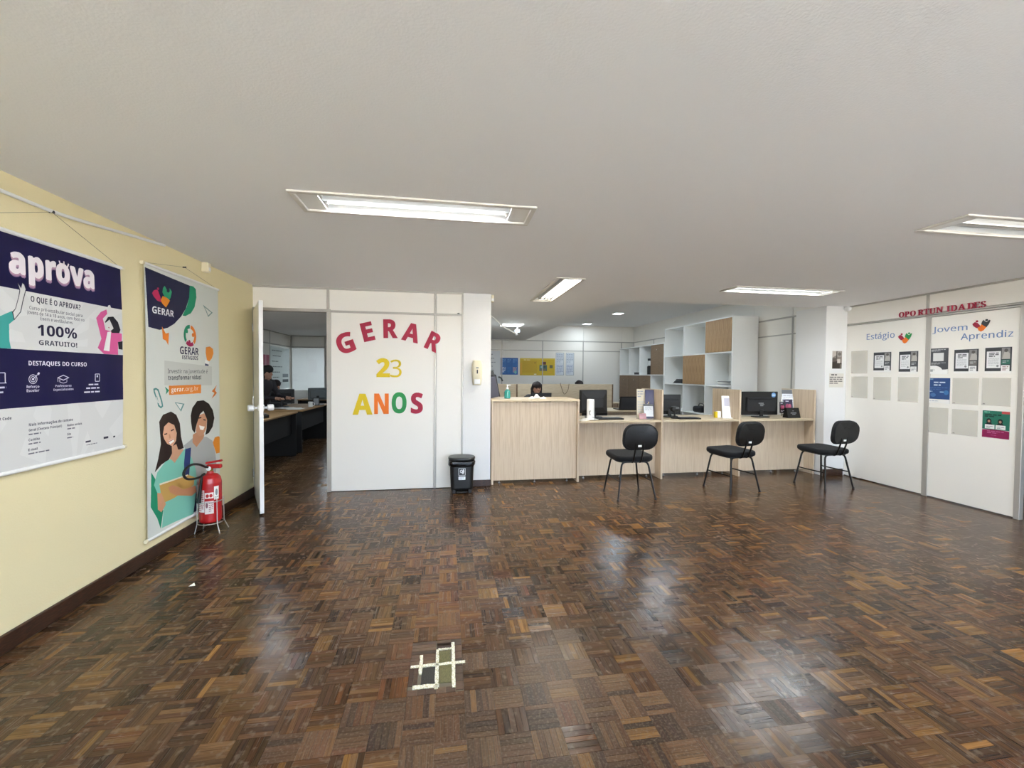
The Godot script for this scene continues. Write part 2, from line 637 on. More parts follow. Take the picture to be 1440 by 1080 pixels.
func build_shell() -> void:
	# ceiling with the openings for the fittings; the staff area to the back has a higher one
	var xs := [-4.15, 2.19, 8.75]
	var zs := [2.75, -5.15, -11.75]
	for f in FITTINGS:
		xs.append_array([f[0] + 0.025, f[2] - 0.025]); zs.append_array([f[1] + 0.025, f[3] - 0.025])
	xs.sort(); zs.sort()
	var boxes := []
	for a in xs.size() - 1:
		var start = null
		for b in zs.size() - 1:
			var mid := Vector2((xs[a] + xs[a + 1]) * 0.5, (zs[b] + zs[b + 1]) * 0.5)
			var open := mid.x > 2.19 and mid.y < -5.15
			for f in FITTINGS:
				open = open or (mid.x > f[0] and mid.x < f[2] and mid.y > f[1] and mid.y < f[3])
			if not open and start == null:
				start = zs[b]
			if start != null and (open or b == zs.size() - 2):
				boxes.append([Vector3(xs[a], CEIL, start), Vector3(xs[a + 1], HIGH, zs[b] if open else zs[b + 1])])
				start = null
	slab("ceiling", M.ceiling, boxes)
	slab("ceiling_high", M.ceiling, [[Vector3(-4.15, HIGH, -11.75), Vector3(8.75, HIGH + 0.12, 2.75)]])
	slab("wall_left", M.cream, [[Vector3(LEFT_X - 0.15, -0.05, 2.6), Vector3(LEFT_X, CEIL, BACK_Z - 0.06)]])
	# the street side behind the camera: a long band of windows lets the daylight in
	slab("wall_front", M.plaster, [
		[Vector3(-2.26, -0.05, 2.6), Vector3(8.75, 0.25, 2.75)], [Vector3(-2.26, 2.2, 2.6), Vector3(8.75, CEIL, 2.75)],
		[Vector3(-2.26, 0.25, 2.6), Vector3(-1.7, 2.2, 2.75)], [Vector3(5.9, 0.25, 2.6), Vector3(8.75, 2.2, 2.75)]])
	var win := structure("window_1")
	for k in 5:
		part("window_frame", MB.new().span(Vector3(-1.7 + 1.9 * k - 0.03, 0.25, 2.64), Vector3(-1.7 + 1.9 * k + 0.03, 2.2, 2.71)), M.rail, win)
	for y in [0.275, 2.175]:
		part("window_frame", MB.new().span(Vector3(-1.7, y - 0.025, 2.64), Vector3(5.9, y + 0.025, 2.71)), M.rail, win)
	for k in 4:
		part("pane", MB.new().span(Vector3(-1.67 + 1.9 * k, 0.3, 2.672), Vector3(0.17 + 1.9 * k, 2.15, 2.678)), M.glass, win)
	slab("pavement", M.pavement, [[Vector3(-9, -0.3, 2.76), Vector3(16, -0.1, 15)]])
	slab("wall_side", M.plaster, [[Vector3(8.6, -0.05, -4.8), Vector3(8.75, CEIL, 2.6)]])
	slab("wall_far", M.plaster, [[Vector3(-1.95, -0.05, FAR_Z - 0.15), Vector3(5.6, HIGH, FAR_Z - 0.03)], [Vector3(-4.15, -0.05, FAR_Z - 0.15), Vector3(-1.95, 0.9, FAR_Z - 0.03)], [Vector3(-4.15, 2.0, FAR_Z - 0.15), Vector3(-1.95, HIGH, FAR_Z - 0.03)], [Vector3(-4.15, 0.9, FAR_Z - 0.15), Vector3(-4.0, 2.0, FAR_Z - 0.03)]])
	slab("wall_office", M.panel, [[Vector3(-4.15, -0.05, -10.3), Vector3(-4.01, CEIL, BACK_Z - 0.06)], [Vector3(-4.15, -0.05, FAR_Z - 0.03), Vector3(-4.01, 0.9, -10.3)], [Vector3(-4.15, 2.0, FAR_Z - 0.03), Vector3(-4.01, CEIL, -10.3)], [Vector3(-4.15, -0.05, BACK_Z - 0.06), Vector3(LEFT_X - 0.15, CEIL, BACK_Z + 0.06)]])
	slab("wall_divider", M.panel, [[Vector3(0.38, -0.05, FAR_Z - 0.03), Vector3(0.45, CEIL, -5.45)]])
	slab("wall_staff", M.plaster, [[Vector3(RIGHT_X + 0.03, -0.05, FAR_Z - 0.03), Vector3(RIGHT_X + 0.15, HIGH, -4.85)]])
	slab("wall_next_room", M.plaster, [
		[Vector3(-6.3, -0.05, -14.6), Vector3(-1.4, CEIL, -14.5)], [Vector3(-6.3, -0.05, -14.5), Vector3(-6.2, CEIL, -9.5)], [Vector3(-6.3, -0.05, -9.6), Vector3(-4.15, CEIL, -9.5)], [Vector3(-1.5, -0.05, -14.5), Vector3(-1.4, CEIL, FAR_Z - 0.15)],
		[Vector3(-6.3, CEIL, -14.6), Vector3(-4.15, CEIL + 0.1, -9.5)], [Vector3(-4.15, CEIL, -14.6), Vector3(-1.4, CEIL + 0.1, FAR_Z - 0.15)]])
	slab("floor_next_room", M.concrete, [[Vector3(-6.3, -0.12, -14.6), Vector3(-4.1, 0.0, -9.5)], [Vector3(-4.1, -0.12, -14.6), Vector3(-1.4, 0.0, FAR_Z - 0.03)]])
	slab("column_left", M.plaster, [[Vector3(0.2, -0.05, -5.45), Vector3(0.53, CEIL, -5.035)]])
	slab("column_right", M.plaster, [[Vector3(5.09, -0.05, -5.48), Vector3(RIGHT_X, CEIL, -4.98)], [Vector3(RIGHT_X, -0.05, -5.48), Vector3(RIGHT_X + 0.1, CEIL, -4.99)]])
	# skirting boards
	var b := MB.new()
	b.box(Vector3(LEFT_X + 0.009, 0.045, (2.6 + BACK_Z) * 0.5), Vector3(0.018, 0.09, 2.6 - BACK_Z), 0.004)
	for e in [["baseboard_left", b],
			["baseboard_column", MB.new().box(Vector3(0.365, 0.04, -5.03), Vector3(0.345, 0.08, 0.02), 0.004)],
			["baseboard_right", MB.new().box(Vector3(5.24, 0.045, -4.975), Vector3(0.31, 0.09, 0.02), 0.004)]]:
		var o := part(e[0], e[1], M.baseboard, self)
		o.set_meta("kind", "structure")

# ---------------------------------------------------------------- parquet

const BLOCK := 0.1205

func in_frame(p: Vector3) -> float:   # depth in front of the camera, or a large number outside the picture
	var b := Basis.from_euler(Vector3(deg_to_rad(-1.3673), deg_to_rad(-8.9159), deg_to_rad(0.41994)), EULER_ORDER_YXZ)
	var q := b.inverse() * (p - Vector3(0, 1.36, 0))
	if q.z > -0.3 or absf(q.x / q.z) > 720.0 / 590.0 or absf(q.y / q.z) > 540.0 / 590.0:
		return 1e6
	return -q.z

class Strips:
	var v := PackedVector3Array()
	var n := PackedVector3Array()
	var uv := PackedVector2Array()
	var uv2 := PackedVector2Array()
	var c := PackedColorArray()
	var ix := PackedInt32Array()
	func strip(x0: float, x1: float, z0: float, z1: float, along_z: bool, col: Color, h: Array, off: Vector2, sides: bool) -> void:   # z0 > z1; h: heights of the corners
		var p := [Vector3(x0, h[0], z0), Vector3(x1, h[1], z0), Vector3(x1, h[2], z1), Vector3(x0, h[3], z1)]
		var nn: Vector3 = (p[1] - p[0]).cross(p[3] - p[0]).normalized()
		var s := v.size()
		for k in 4:
			v.append(p[k]); n.append(nn); c.append(col)
			uv.append(off + (Vector2(p[k].z * 0.22, p[k].x * 15.0) if along_z else Vector2(p[k].x * 0.22, p[k].z * 15.0)))
			uv2.append(Vector2(p[k].x, p[k].z) * 0.42)
		ix.append_array([s, s + 2, s + 1, s, s + 3, s + 2])
		if not sides:
			return
		for k in 4:
			var a: Vector3 = p[k]
			var b: Vector3 = p[(k + 1) % 4]
			var d := Vector3(0, -0.007, 0)
			var out: Vector3 = [Vector3(0, 0, 1), Vector3(1, 0, 0), Vector3(0, 0, -1), Vector3(-1, 0, 0)][k]
			var t := v.size()
			for q in [a, b, b + d, a + d]:
				v.append(q); n.append(out); c.append(col); uv.append(off); uv2.append(Vector2(q.x, q.z) * 0.42)
			ix.append_array([t, t + 1, t + 2, t, t + 2, t + 3])
	func mesh() -> ArrayMesh:
		var a := []
		a.resize(Mesh.ARRAY_MAX)
		a[Mesh.ARRAY_VERTEX] = v; a[Mesh.ARRAY_NORMAL] = n; a[Mesh.ARRAY_TEX_UV] = uv; a[Mesh.ARRAY_TEX_UV2] = uv2; a[Mesh.ARRAY_COLOR] = c; a[Mesh.ARRAY_INDEX] = ix
		var m := ArrayMesh.new()
		m.add_surface_from_arrays(Mesh.PRIMITIVE_TRIANGLES, a)
		return m

func build_floor() -> void:
	var m := StandardMaterial3D.new()
	m.vertex_color_use_as_albedo = true
	m.albedo_texture = noise(41, 0.02, 5, 1024, 512, [[0.0, "9a9088"], [0.3, "d6d0ca"], [0.52, "ffffff"], [0.75, "e0dad2"], [1.0, "a0968c"]])
	m.roughness = 1.0
	m.metallic_specular = 0.38
	m.roughness_texture = noise(43, 0.012, 4, 512, 512, [[0.0, "242424"], [0.5, "343434"], [1.0, "505050"]])
	m.heightmap_enabled = true
	m.heightmap_texture = noise(44, 0.03, 4, 512, 512)
	m.heightmap_scale = 0.02
	m.detail_enabled = true      # flecks where the varnish has worn through and dust sits in the pores
	m.detail_uv_layer = BaseMaterial3D.DETAIL_UV_2
	m.detail_albedo = noise(45, 0.045, 5, 1024, 1024, [[0.0, "6e645800"], [0.62, "6e5f5000"], [0.74, "75665660"], [1.0, "85766580"]])
	var root := structure("floor")
	part("subfloor", MB.new().span(Vector3(-4.1, -0.12, -11.7), Vector3(8.7, -0.006, 2.7)), M.concrete, root)
	var rng := RandomNumberGenerator.new()
	rng.seed = 5
	var area := FastNoiseLite.new()
	area.seed = 8
	area.frequency = 0.9
	area.fractal_octaves = 3
	var tones := [Color("62452e"), Color("513927"), Color("705238"), Color("3e2a1d"), Color("80603f"), Color("684327"), Color("a0753f"), Color("5b3421")]
	var shares := [0.21, 0.19, 0.18, 0.11, 0.12, 0.1, 0.06, 0.03]
	var tone_at := func() -> Color:
		var pick := rng.randf()
		var t := 0
		while t < 7 and pick > shares[t]:
			pick -= shares[t]; t += 1
		return tones[t]
	var worn: StandardMaterial3D = m.duplicate()      # the varnish is gone where people queue: dull, with pale scuffs
	worn.roughness_texture = null
	worn.roughness = 0.33
	worn.detail_albedo = noise(46, 0.16, 5, 1024, 1024, [[0.0, "5c504400"], [0.5, "5c504400"], [0.66, "6b5f5250"], [0.82, "7d705f70"], [1.0, "95866f90"]])
	var listed := []
	var i0 := int(floor((-4.05 + 0.04) / BLOCK))
	var i1 := int(ceil((8.65 + 0.04) / BLOCK))
	var j0 := -int(ceil((1.6 + 2.26) / BLOCK))
	var j1 := int(ceil((11.6 - 2.26) / BLOCK))
	var rest := Strips.new()
	var rest_worn := Strips.new()
	for i in range(i0, i1):
		for j in range(j0, j1):
			var x0 := -0.04 + i * BLOCK
			var z0 := -2.26 - j * BLOCK
			var mid := Vector3(x0 + BLOCK * 0.5, 0, z0 - BLOCK * 0.5)
			var d := in_frame(mid)
			if mid.z > -5.0 and mid.x < LEFT_X:
				continue
			if d > 1e5 and (absf(mid.z + 2.0) > 3.4 or mid.x > 7.0):
				continue
			listed.append([d, i, j, x0, z0])
	listed.sort_custom(func(a, b): return a[0] < b[0])
	for k in listed.size():
		var e: Array = listed[k]
		var i: int = e[1]
		var j: int = e[2]
		var along_z: bool = (i + j) % 2 == 0
		var cx: float = e[3] + BLOCK * 0.5
		var cz: float = e[4] - BLOCK * 0.5
		if patched(i, j):
			continue
		var wear := clampf(0.5 + area.get_noise_2d(cx, cz) * 1.3, 0.0, 1.0)
		var warm := clampf(0.45 + area.get_noise_2d(cx + 40.0, cz - 17.0) * 1.5, 0.0, 1.0)
		if i == 0 and cz < -2.05 and cz > -3.4:
			warm = 1.4
		elif i == -1 and cz < -2.2 and cz > -3.0:
			warm = 1.0
		var block_tone := rng.randf_range(0.9, 1.08)
		var own: Color = tone_at.call()
		var scuffed := rng.randf() < 1.25 * (1.0 - Vector2((cx - 0.25) / 1.1, (cz + 1.5) / 0.75).length()) + area.get_noise_2d(cx * 3.0, cz * 3.0) * 0.6
		var s: Strips = Strips.new() if k < 300 else (rest_worn if scuffed else rest)
		for q in 5:
			var col: Color = own.lerp(tone_at.call(), 0.15 if rng.randf() < 0.58 else 0.9)
			col = col.lerp(Color("5a4938"), wear * 0.42 + (0.12 if scuffed else 0.0))
			if warm > 0.6:
				col = col.lerp(Color("a06e3c") if rng.randf() < 0.35 * warm else Color("74492f"), (warm - 0.6) * 0.75)
			col = (col * (0.92 * block_tone * rng.randf_range(0.86, 1.1))).srgb_to_linear()
			col.a = 1.0
			var g := 0.0004
			var w := BLOCK / 5.0
			var h := []
			var tilt := rng.randf_range(-0.00008, 0.00008)
			var slope := rng.randf_range(-0.00014, 0.00014)
			for corner in 4:
				var side := (1 if corner in [1, 2] else -1)
				var far := (1 if corner in [2, 3] else -1)
				h.append(tilt * (side if along_z else far) + slope * (far if along_z else side) - 0.0004)
			var off := Vector2(rng.randf(), rng.randf())
			if along_z:
				s.strip(e[3] + q * w + g, e[3] + (q + 1) * w - g, e[4] - g, e[4] - BLOCK + g, true, col, h, off, e[0] < 6.0)
			else:
				s.strip(e[3] + g, e[3] + BLOCK - g, e[4] - q * w - g, e[4] - (q + 1) * w + g, false, col, h, off, e[0] < 6.0)
		if k < 300:
			part("parquet_block", s.mesh(), worn if scuffed else m, root)
	var o := part("parquet_remainder", rest.mesh(), m, root)
	o.set_meta("kind", "stuff")
	if rest_worn.v.size():
		part("worn_parquet_remainder", rest_worn.mesh(), worn, root).set_meta("kind", "stuff")

func patched(i: int, j: int) -> bool:   # the blocks lost from the parquet, filled by the repair patch
	return i in [-1, 0] and j in [-2, -3, -4]

func build_floor_patch() -> void:
	var t := thing("floor_patch", "repair in the parquet with crossed cream filler lines and dark green tiles", "floor patch", Vector3(-0.04, -0.006, -2.139))
	# base of the repair, then the tiles and the filler lines that stand a little proud
	part("mortar_bed", MB.new().span(Vector3(-0.12, 0.0, 0.0005), Vector3(0.12, 0.003, 0.361)), M.concrete, t)
	var woods := []
	for tone in ["3f2c1f", "523a2a", "34241a", "5c4431"]:
		woods.append(grained([[0.2, tone], [0.55, Color(tone).lightened(0.08).to_html(false)], [0.85, Color(tone).darkened(0.15).to_html(false)]], Vector3(2, 2, 14), 61, 0.3))
	var olive := grained([[0.2, "4c4a26"], [0.5, "5e5a33"], [0.85, "6d6742"]], Vector3(30, 30, 8), 62, 0.4)
	var dark := grained([[0.2, "1c1b18"], [0.5, "262520"], [0.85, "35322b"]], Vector3(30, 30, 8), 63, 0.4)
	for e in [[olive, 0.011, 0.064, 0.083, 0.168], [olive, 0.011, 0.071, 0.188, 0.30], [dark, -0.066, -0.003, 0.193, 0.30]]:
		part("tile", MB.new().span(Vector3(e[1], 0.002, e[3]), Vector3(e[2], 0.0055, e[4]), 0.001), e[0], t)
	var rng := RandomNumberGenerator.new()
	rng.seed = 3
	var wood_at := []
	for k in 7:
		wood_at.append([-0.12, 0.001 + k * 0.024, -0.005, 0.024 + k * 0.024])
		wood_at.append([0.086 if k > 0 else 0.0, 0.001 + k * 0.05, 0.1195, 0.05 + k * 0.05])
	for k in 3:
		wood_at.append([0.0, 0.001 + k * 0.0235, 0.068, 0.0235 + k * 0.0235])
	for k in 2:
		wood_at.append([-0.12 + k * 0.02, 0.19, -0.1005 + k * 0.02, 0.302])
	for k in 5:
		wood_at.append([-0.12 + k * 0.041, 0.326, -0.0795 + k * 0.041, 0.36])
	for e in wood_at:
		part("wood_strip", MB.new().span(Vector3(e[0], 0.002, e[1]), Vector3(e[2], 0.0055, e[3]), 0.0008), woods[rng.randi() % 4], t)
	var filler := grained([[0.2, "b9b083"], [0.5, "dcd8c6"], [0.8, "ece9df"]], Vector3(18, 18, 18), 64, 0.7)
	for e in [[-0.118, 0.172, 0.133, 0.188], [-0.079, 0.105, -0.064, 0.235], [-0.005, 0.075, 0.01, 0.335], [0.070, 0.028, 0.086, 0.336], [-0.1, 0.303, 0.014, 0.324], [0.006, 0.068, 0.07, 0.077]]:
		var b := MB.new()
		var steps := 9
		var flat := PackedVector2Array()
		var horizontal: bool = e[2] - e[0] > e[3] - e[1]
		for s in steps + 1:
			var f := float(s) / steps
			flat.append(Vector2(lerpf(e[0], e[2], f), e[1] + rng.randf_range(-0.002, 0.002)) if horizontal else Vector2(e[0] + rng.randf_range(-0.002, 0.002), lerpf(e[1], e[3], f)))
		for s in steps + 1:
			var f := 1.0 - float(s) / steps
			flat.append(Vector2(lerpf(e[0], e[2], f), e[3] + rng.randf_range(-0.002, 0.002)) if horizontal else Vector2(e[2] + rng.randf_range(-0.002, 0.002), lerpf(e[1], e[3], f)))
		b.extrude(flat, 0.0045, Transform3D(Basis(Vector3(1, 0, 0), Vector3(0, 0, 1), Vector3(0, -1, 0)), Vector3(0, 0.0075, 0)))
		part("filler_line", b, filler, t)
	var scrap := MB.new()
	scrap.extrude(PackedVector2Array([Vector2(-0.017, -0.012), Vector2(0.02, -0.008), Vector2(0.0, 0.019)]), 0.0012, Transform3D(Basis(Vector3(1, 0, 0), Vector3(0, 0.25, -0.97), Vector3(0, 0.97, 0.25)), Vector3.ZERO))
	var o := part("paper_scrap", scrap, M.paper, self)
	o.position = Vector3(-1.59, 0.003, -2.92)
	tag(o, "small torn white paper scrap lying on the parquet", "paper scrap")

# ---------------------------------------------------------------- lamps

func down_light(parent: Node3D, at: Vector3, size: Vector2, energy: float, color: Color) -> void:
	var l := AreaLight3D.new()
	l.name = "lamp_light"
	l.area_size = size
	l.area_normalize_energy = true
	l.light_energy = energy
	l.light_color = color
	l.area_range = 30.0
	l.area_attenuation = 2.0
	l.shadow_enabled = true
	parent.add_child(l)
	l.position = at
	l.rotation.x = -PI / 2

func fitting(f: Array, lit: Array, label: String, caps: bool, energy: float, color: Color) -> void:
	var c := Vector3((f[0] + f[2]) * 0.5, CEIL, (f[1] + f[3]) * 0.5)
	var along_x: bool = f[2] - f[0] > f[3] - f[1]
	var t := thing("fluorescent_fitting", label, "ceiling light", c, 0.0 if along_x else 90.0, "recessed fluorescent fittings")
	var l: float = maxf(f[2] - f[0], f[3] - f[1])
	var w: float = minf(f[2] - f[0], f[3] - f[1])
	var rim := 0.032
	for s in [-1.0, 1.0]:
		part("frame", MB.new().box(Vector3(0, -0.004, s * (w * 0.5 - rim * 0.5)), Vector3(l, 0.012, rim), 0.003), M.fitting, t)
		part("frame", MB.new().box(Vector3(s * (l * 0.5 - rim * 0.5), -0.004, 0), Vector3(rim, 0.012, w - rim * 2.0), 0.003), M.fitting, t)
	var tray := MB.new()
	var iw := w - 0.05
	var il := l - 0.05
	tray.span(Vector3(-il / 2, 0.085, -iw / 2), Vector3(il / 2, 0.09, iw / 2))
	for s in [-1.0, 1.0]:
		tray.span(Vector3(-il / 2, 0.0, s * iw / 2), Vector3(il / 2, 0.09, s * (iw / 2 - 0.003)))
		tray.span(Vector3(s * il / 2, 0.0, -iw / 2), Vector3(s * (il / 2 - 0.003), 0.09, iw / 2))
	part("housing", tray, M.fitting, t)
	var cap := 0.115 if caps else 0.05
	for s in [-1.0, 1.0]:   # the plates that hide the sockets at each end
		part("end_plate", MB.new().box(Vector3(s * (il * 0.5 - cap * 0.5), 0.004, 0), Vector3(cap, 0.006, iw - 0.008), 0.002), M.white if caps else M.fitting, t)
	var rl := il - 2.0 * cap
	for k in lit.size():
		var n := lit.size()
		var z: float = (k - (n - 1) * 0.5) * iw / n
		var hw := iw / n * 0.5 - 0.003
		var r := MB.new()      # a folded reflector over each tube
		r.extrude(PackedVector2Array([Vector2(-hw, 0.008), Vector2(-hw * 0.45, 0.068), Vector2(hw * 0.45, 0.068), Vector2(hw, 0.008), Vector2(hw, 0.011), Vector2(hw * 0.45, 0.072), Vector2(-hw * 0.45, 0.072), Vector2(-hw, 0.011)]), rl, Transform3D(Basis(Vector3(0, 0, 1), Vector3(0, 1, 0), Vector3(1, 0, 0)), Vector3(-rl / 2, 0, z)))
		part("reflector", r, M.reflector, t)
		var tube := MB.new().lathe([Vector2(0, -rl * 0.48), Vector2(0.016, -rl * 0.48), Vector2(0.016, rl * 0.48), Vector2(0, rl * 0.48)], 12, Transform3D(Basis(Vector3(0, 1, 0), Vector3(1, 0, 0), Vector3(0, 0, -1)), Vector3(0, 0.034, z)))
		part("tube", tube, M.tube_lit if lit[k] else M.tube_off, t)
		if lit[k]:
			down_light(t, Vector3(0, 0.0155, z), Vector2(rl * 0.95, 0.034), energy / lit.count(true), color)
		for s in [-1.0, 1.0]:
			part("socket", MB.new().box(Vector3(s * rl * 0.492, 0.036, z), Vector3(rl * 0.014, 0.045, 0.03), 0.003), M.white, t)

func led_panel(at: Vector3, size: float, label: String, group: String, energy: float) -> void:
	var t := thing("led_panel", label, "ceiling light", at, 0.0, group)
	part("frame", MB.new().box(Vector3(0, -0.008, 0), Vector3(size, 0.016, size), 0.004), M.white, t)
	part("diffuser_light", MB.new().box(Vector3(0, -0.0165, 0), Vector3(size - 0.03, 0.004, size - 0.03), 0.001), M.led, t)
	down_light(t, Vector3(0, -0.025, 0), Vector2(size - 0.03, size - 0.03), energy, LED_COLOR)

func build_lamps() -> void:
	fitting(FITTINGS[0], [true, true], "recessed fluorescent light with beige end plates, nearest to the large banner", true, TUBE_LIGHT, TUBE_COOL)
	fitting(FITTINGS[1], [false, true, true], "recessed fluorescent light running lengthwise towards the tall counter", false, TUBE_LIGHT * 0.7, TUBE_COLOR)
	fitting(FITTINGS[2], [true, true], "recessed fluorescent light above the chairs in front of the low counter", false, TUBE_LIGHT, TUBE_COOL)
	fitting(FITTINGS[3], [false, true], "recessed fluorescent light near the notice wall with one dark half, cut by the frame", true, TUBE_LIGHT * 0.6, TUBE_COLOR)
	led_panel(Vector3(1.24, CEIL, -8.0), 0.42, "square white light panel under the low ceiling behind the tall counter", "", LED_LIGHT * 1.2)
	led_panel(Vector3(3.78, HIGH, -11.0), 0.22, "small square light panel in the raised ceiling nearest the far wall", "light panels in the raised ceiling", LED_LIGHT * 0.5)
	led_panel(Vector3(3.82, HIGH, -9.0), 0.22, "small square light panel in the raised ceiling nearest the shelf units", "light panels in the raised ceiling", LED_LIGHT * 1.1)
	led_panel(Vector3(3.8, HIGH, -7.0), 0.22, "small square light panel hidden behind the edge of the low ceiling", "light panels in the raised ceiling", LED_LIGHT * 1.1)
	led_panel(Vector3(-2.4, CEIL, -5.85), 0.3, "square light panel in the office behind the door header", "office light panels", LED_LIGHT * 1.3)
	led_panel(Vector3(-1.0, CEIL, -9.0), 0.3, "square light panel at the middle of the office ceiling", "office light panels", LED_LIGHT * 1.3)
	led_panel(Vector3(-3.2, CEIL, -13.0), 0.5, "square light panel in the room behind the office glass", "office light panels", LED_LIGHT * 2.4)
	led_panel(Vector3(-5.2, CEIL, -11.2), 0.5, "square light panel in the room beside the office glass", "office light panels", LED_LIGHT * 2.4)
	led_panel(Vector3(6.9, CEIL, -2.9), 0.4, "square light panel in the room beyond the notice wall", "", LED_LIGHT * 0.8)

# ---------------------------------------------------------------- panel walls

func panels(root: Node3D, frame: Transform3D, rects: Array, rails: Array, m: Material, rm: Material, thick := 0.04) -> void:   # rects and rails: u0, v0, u1, v1 on the wall
	root.transform = frame
	for r in rects:
		part("panel", MB.new().span(Vector3(r[0], r[1], -thick), Vector3(r[2], r[3], 0), 0.002), m, root)
	for r in rails:
		part("rail", MB.new().span(Vector3(r[0], r[1], -thick - 0.002), Vector3(r[2], r[3], 0.006), 0.002), rm, root)

func build_panel_walls() -> void:
	var r := 0.014
	panels(structure("wall_back"), on_back(BACK_Z),
		[[LEFT_X, 2.075, -1.335, 2.295], [-1.305, 2.065, -0.145, 2.295], [-0.115, 2.065, 0.178, 2.295], [-1.29, 0.005, -0.145, 2.04], [-0.115, 0.005, 0.178, 2.04]],
		[[LEFT_X, 2.295, 0.2, CEIL], [-1.335, 2.065, -1.305, 2.295], [-0.143, 0.0, -0.117, 2.04], [-0.143, 2.065, -0.117, 2.295], [0.178, 0.0, 0.2, 2.295], [-1.305, 2.04, 0.178, 2.065]], M.panel, M.rail)
	var jamb := structure("trim_1")
	jamb.position.z = BACK_Z
	part("door_frame", MB.new().span(Vector3(-1.335, 0, -0.07), Vector3(-1.29, 2.04, 0.012), 0.003), M.rail, jamb)
	part("door_frame", MB.new().span(Vector3(LEFT_X, 0, -0.07), Vector3(-2.065, 2.04, 0.012), 0.003), M.rail, jamb)
	part("door_frame", MB.new().span(Vector3(LEFT_X, 2.04, -0.07), Vector3(-1.29, 2.075, 0.012), 0.003), M.rail, jamb)
	panels(structure("wall_right"), on_right(),
		[[-4.98, 0.012, -4.02, 2.045], [-3.965, 0.012, -3.225, 2.035], [-4.98, 2.075, -4.025, 2.295], [-3.995, 2.085, -1.5, 2.295], [-1.5, 0.012, 2.6, 2.295]],
		[[-4.98, 2.295, 2.6, CEIL], [-4.02, 0.0, -3.965, 2.045], [-4.025, 2.045, -3.995, 2.295], [-4.98, 2.052, -4.02, 2.068], [-4.02, 2.04, -1.5, 2.058], [-4.02, 2.064, -1.5, 2.08], [-4.998, 0, -4.98, CEIL]], M.panel, M.rail)
	var post := structure("trim_2")
	part("end_post", MB.new().box(Vector3(RIGHT_X + 0.015, 1.02, -3.2), Vector3(0.05, 2.04, 0.045), 0.003), M.rail, post)
	# far wall behind the staff area and along its right side
	var rects := []
	var rails := [[0.45, 2.29, 5.42, 2.315], [0.45, 2.02, 5.42, 2.04]]
	var us := [0.45, 1.53, 2.69, 3.88, 5.04, 5.42]
	for k in us.size() - 1:
		rects.append_array([[us[k] + 0.013, 0.0, us[k + 1] - 0.013, 2.02], [us[k] + 0.013, 2.04, us[k + 1] - 0.013, 2.29], [us[k] + 0.002, 2.315, us[k + 1] - 0.002, HIGH]])
		rails.append([us[k] - 0.013, 0.0, us[k] + 0.013, 2.02])
		rails.append([us[k] - 0.013, 2.04, us[k] + 0.013, 2.29])
	panels(structure("wall_far_panels"), on_back(FAR_Z), rects, rails, M.panel, M.rail, 0.03)
	rects = []
	rails = [[-11.6, 2.29, -5.48, 2.315], [-11.6, 2.02, -5.48, 2.04]]
	us = [-11.6, -10.4, -9.2, -8.0, -6.75, -5.9, -5.48]
	for k in us.size() - 1:
		rects.append_array([[us[k] + 0.013, 0.0, us[k + 1] - 0.013, 2.02], [us[k] + 0.013, 2.04, us[k + 1] - 0.013, 2.29], [us[k] + 0.002, 2.315, us[k + 1] - 0.002, HIGH]])
		rails.append([us[k + 1] - 0.013, 0.0, us[k + 1] + 0.013, 2.29])
	panels(structure("wall_staff_panels"), on_right(), rects, rails, M.panel, M.rail, 0.03)

func build_door() -> void:
	var t := structure("door_1")
	t.position = Vector3(-2.09, 0.0, BACK_Z + 0.03)
	t.rotation.y = deg_to_rad(-64.2)      # the leaf stands open into the hall; its own x runs from the hinge to the lock
	part("leaf", MB.new().box(Vector3(0.41, 1.025, -0.018), Vector3(0.8, 2.02, 0.036), 0.003), M.lacquer, t)
	for y in [0.25, 1.05, 1.85]:
		part("hinge", MB.new().lathe([Vector2(0, -0.045), Vector2(0.008, -0.045), Vector2(0.008, 0.045), Vector2(0, 0.045)], 10, Transform3D(Basis.IDENTITY, Vector3(0.002, y, 0.006))), M.chrome, t)
	for s in [-1.0, 1.0]:
		var z: float = 0.0 if s > 0 else -0.036
		var h := part("knob", MB.new().lathe([Vector2(0, 0), Vector2(0.028, 0.0), Vector2(0.028, 0.008), Vector2(0.011, 0.014), Vector2(0.011, 0.034), Vector2(0.026, 0.038), Vector2(0.03, 0.05), Vector2(0.03, 0.082), Vector2(0.024, 0.09), Vector2(0, 0.09)], 18, Transform3D(Basis(Vector3(1, 0, 0), Vector3(0, 0, s), Vector3(0, -s, 0)), Vector3(0.755, 1.02, z))), M.satin, t)
		h.set_meta("label", "pale round door knob")
	part("lock_plate", MB.new().box(Vector3(0.8105, 1.02, -0.018), Vector3(0.002, 0.16, 0.022), 0.0005), M.chrome, t)

# ---------------------------------------------------------------- counters

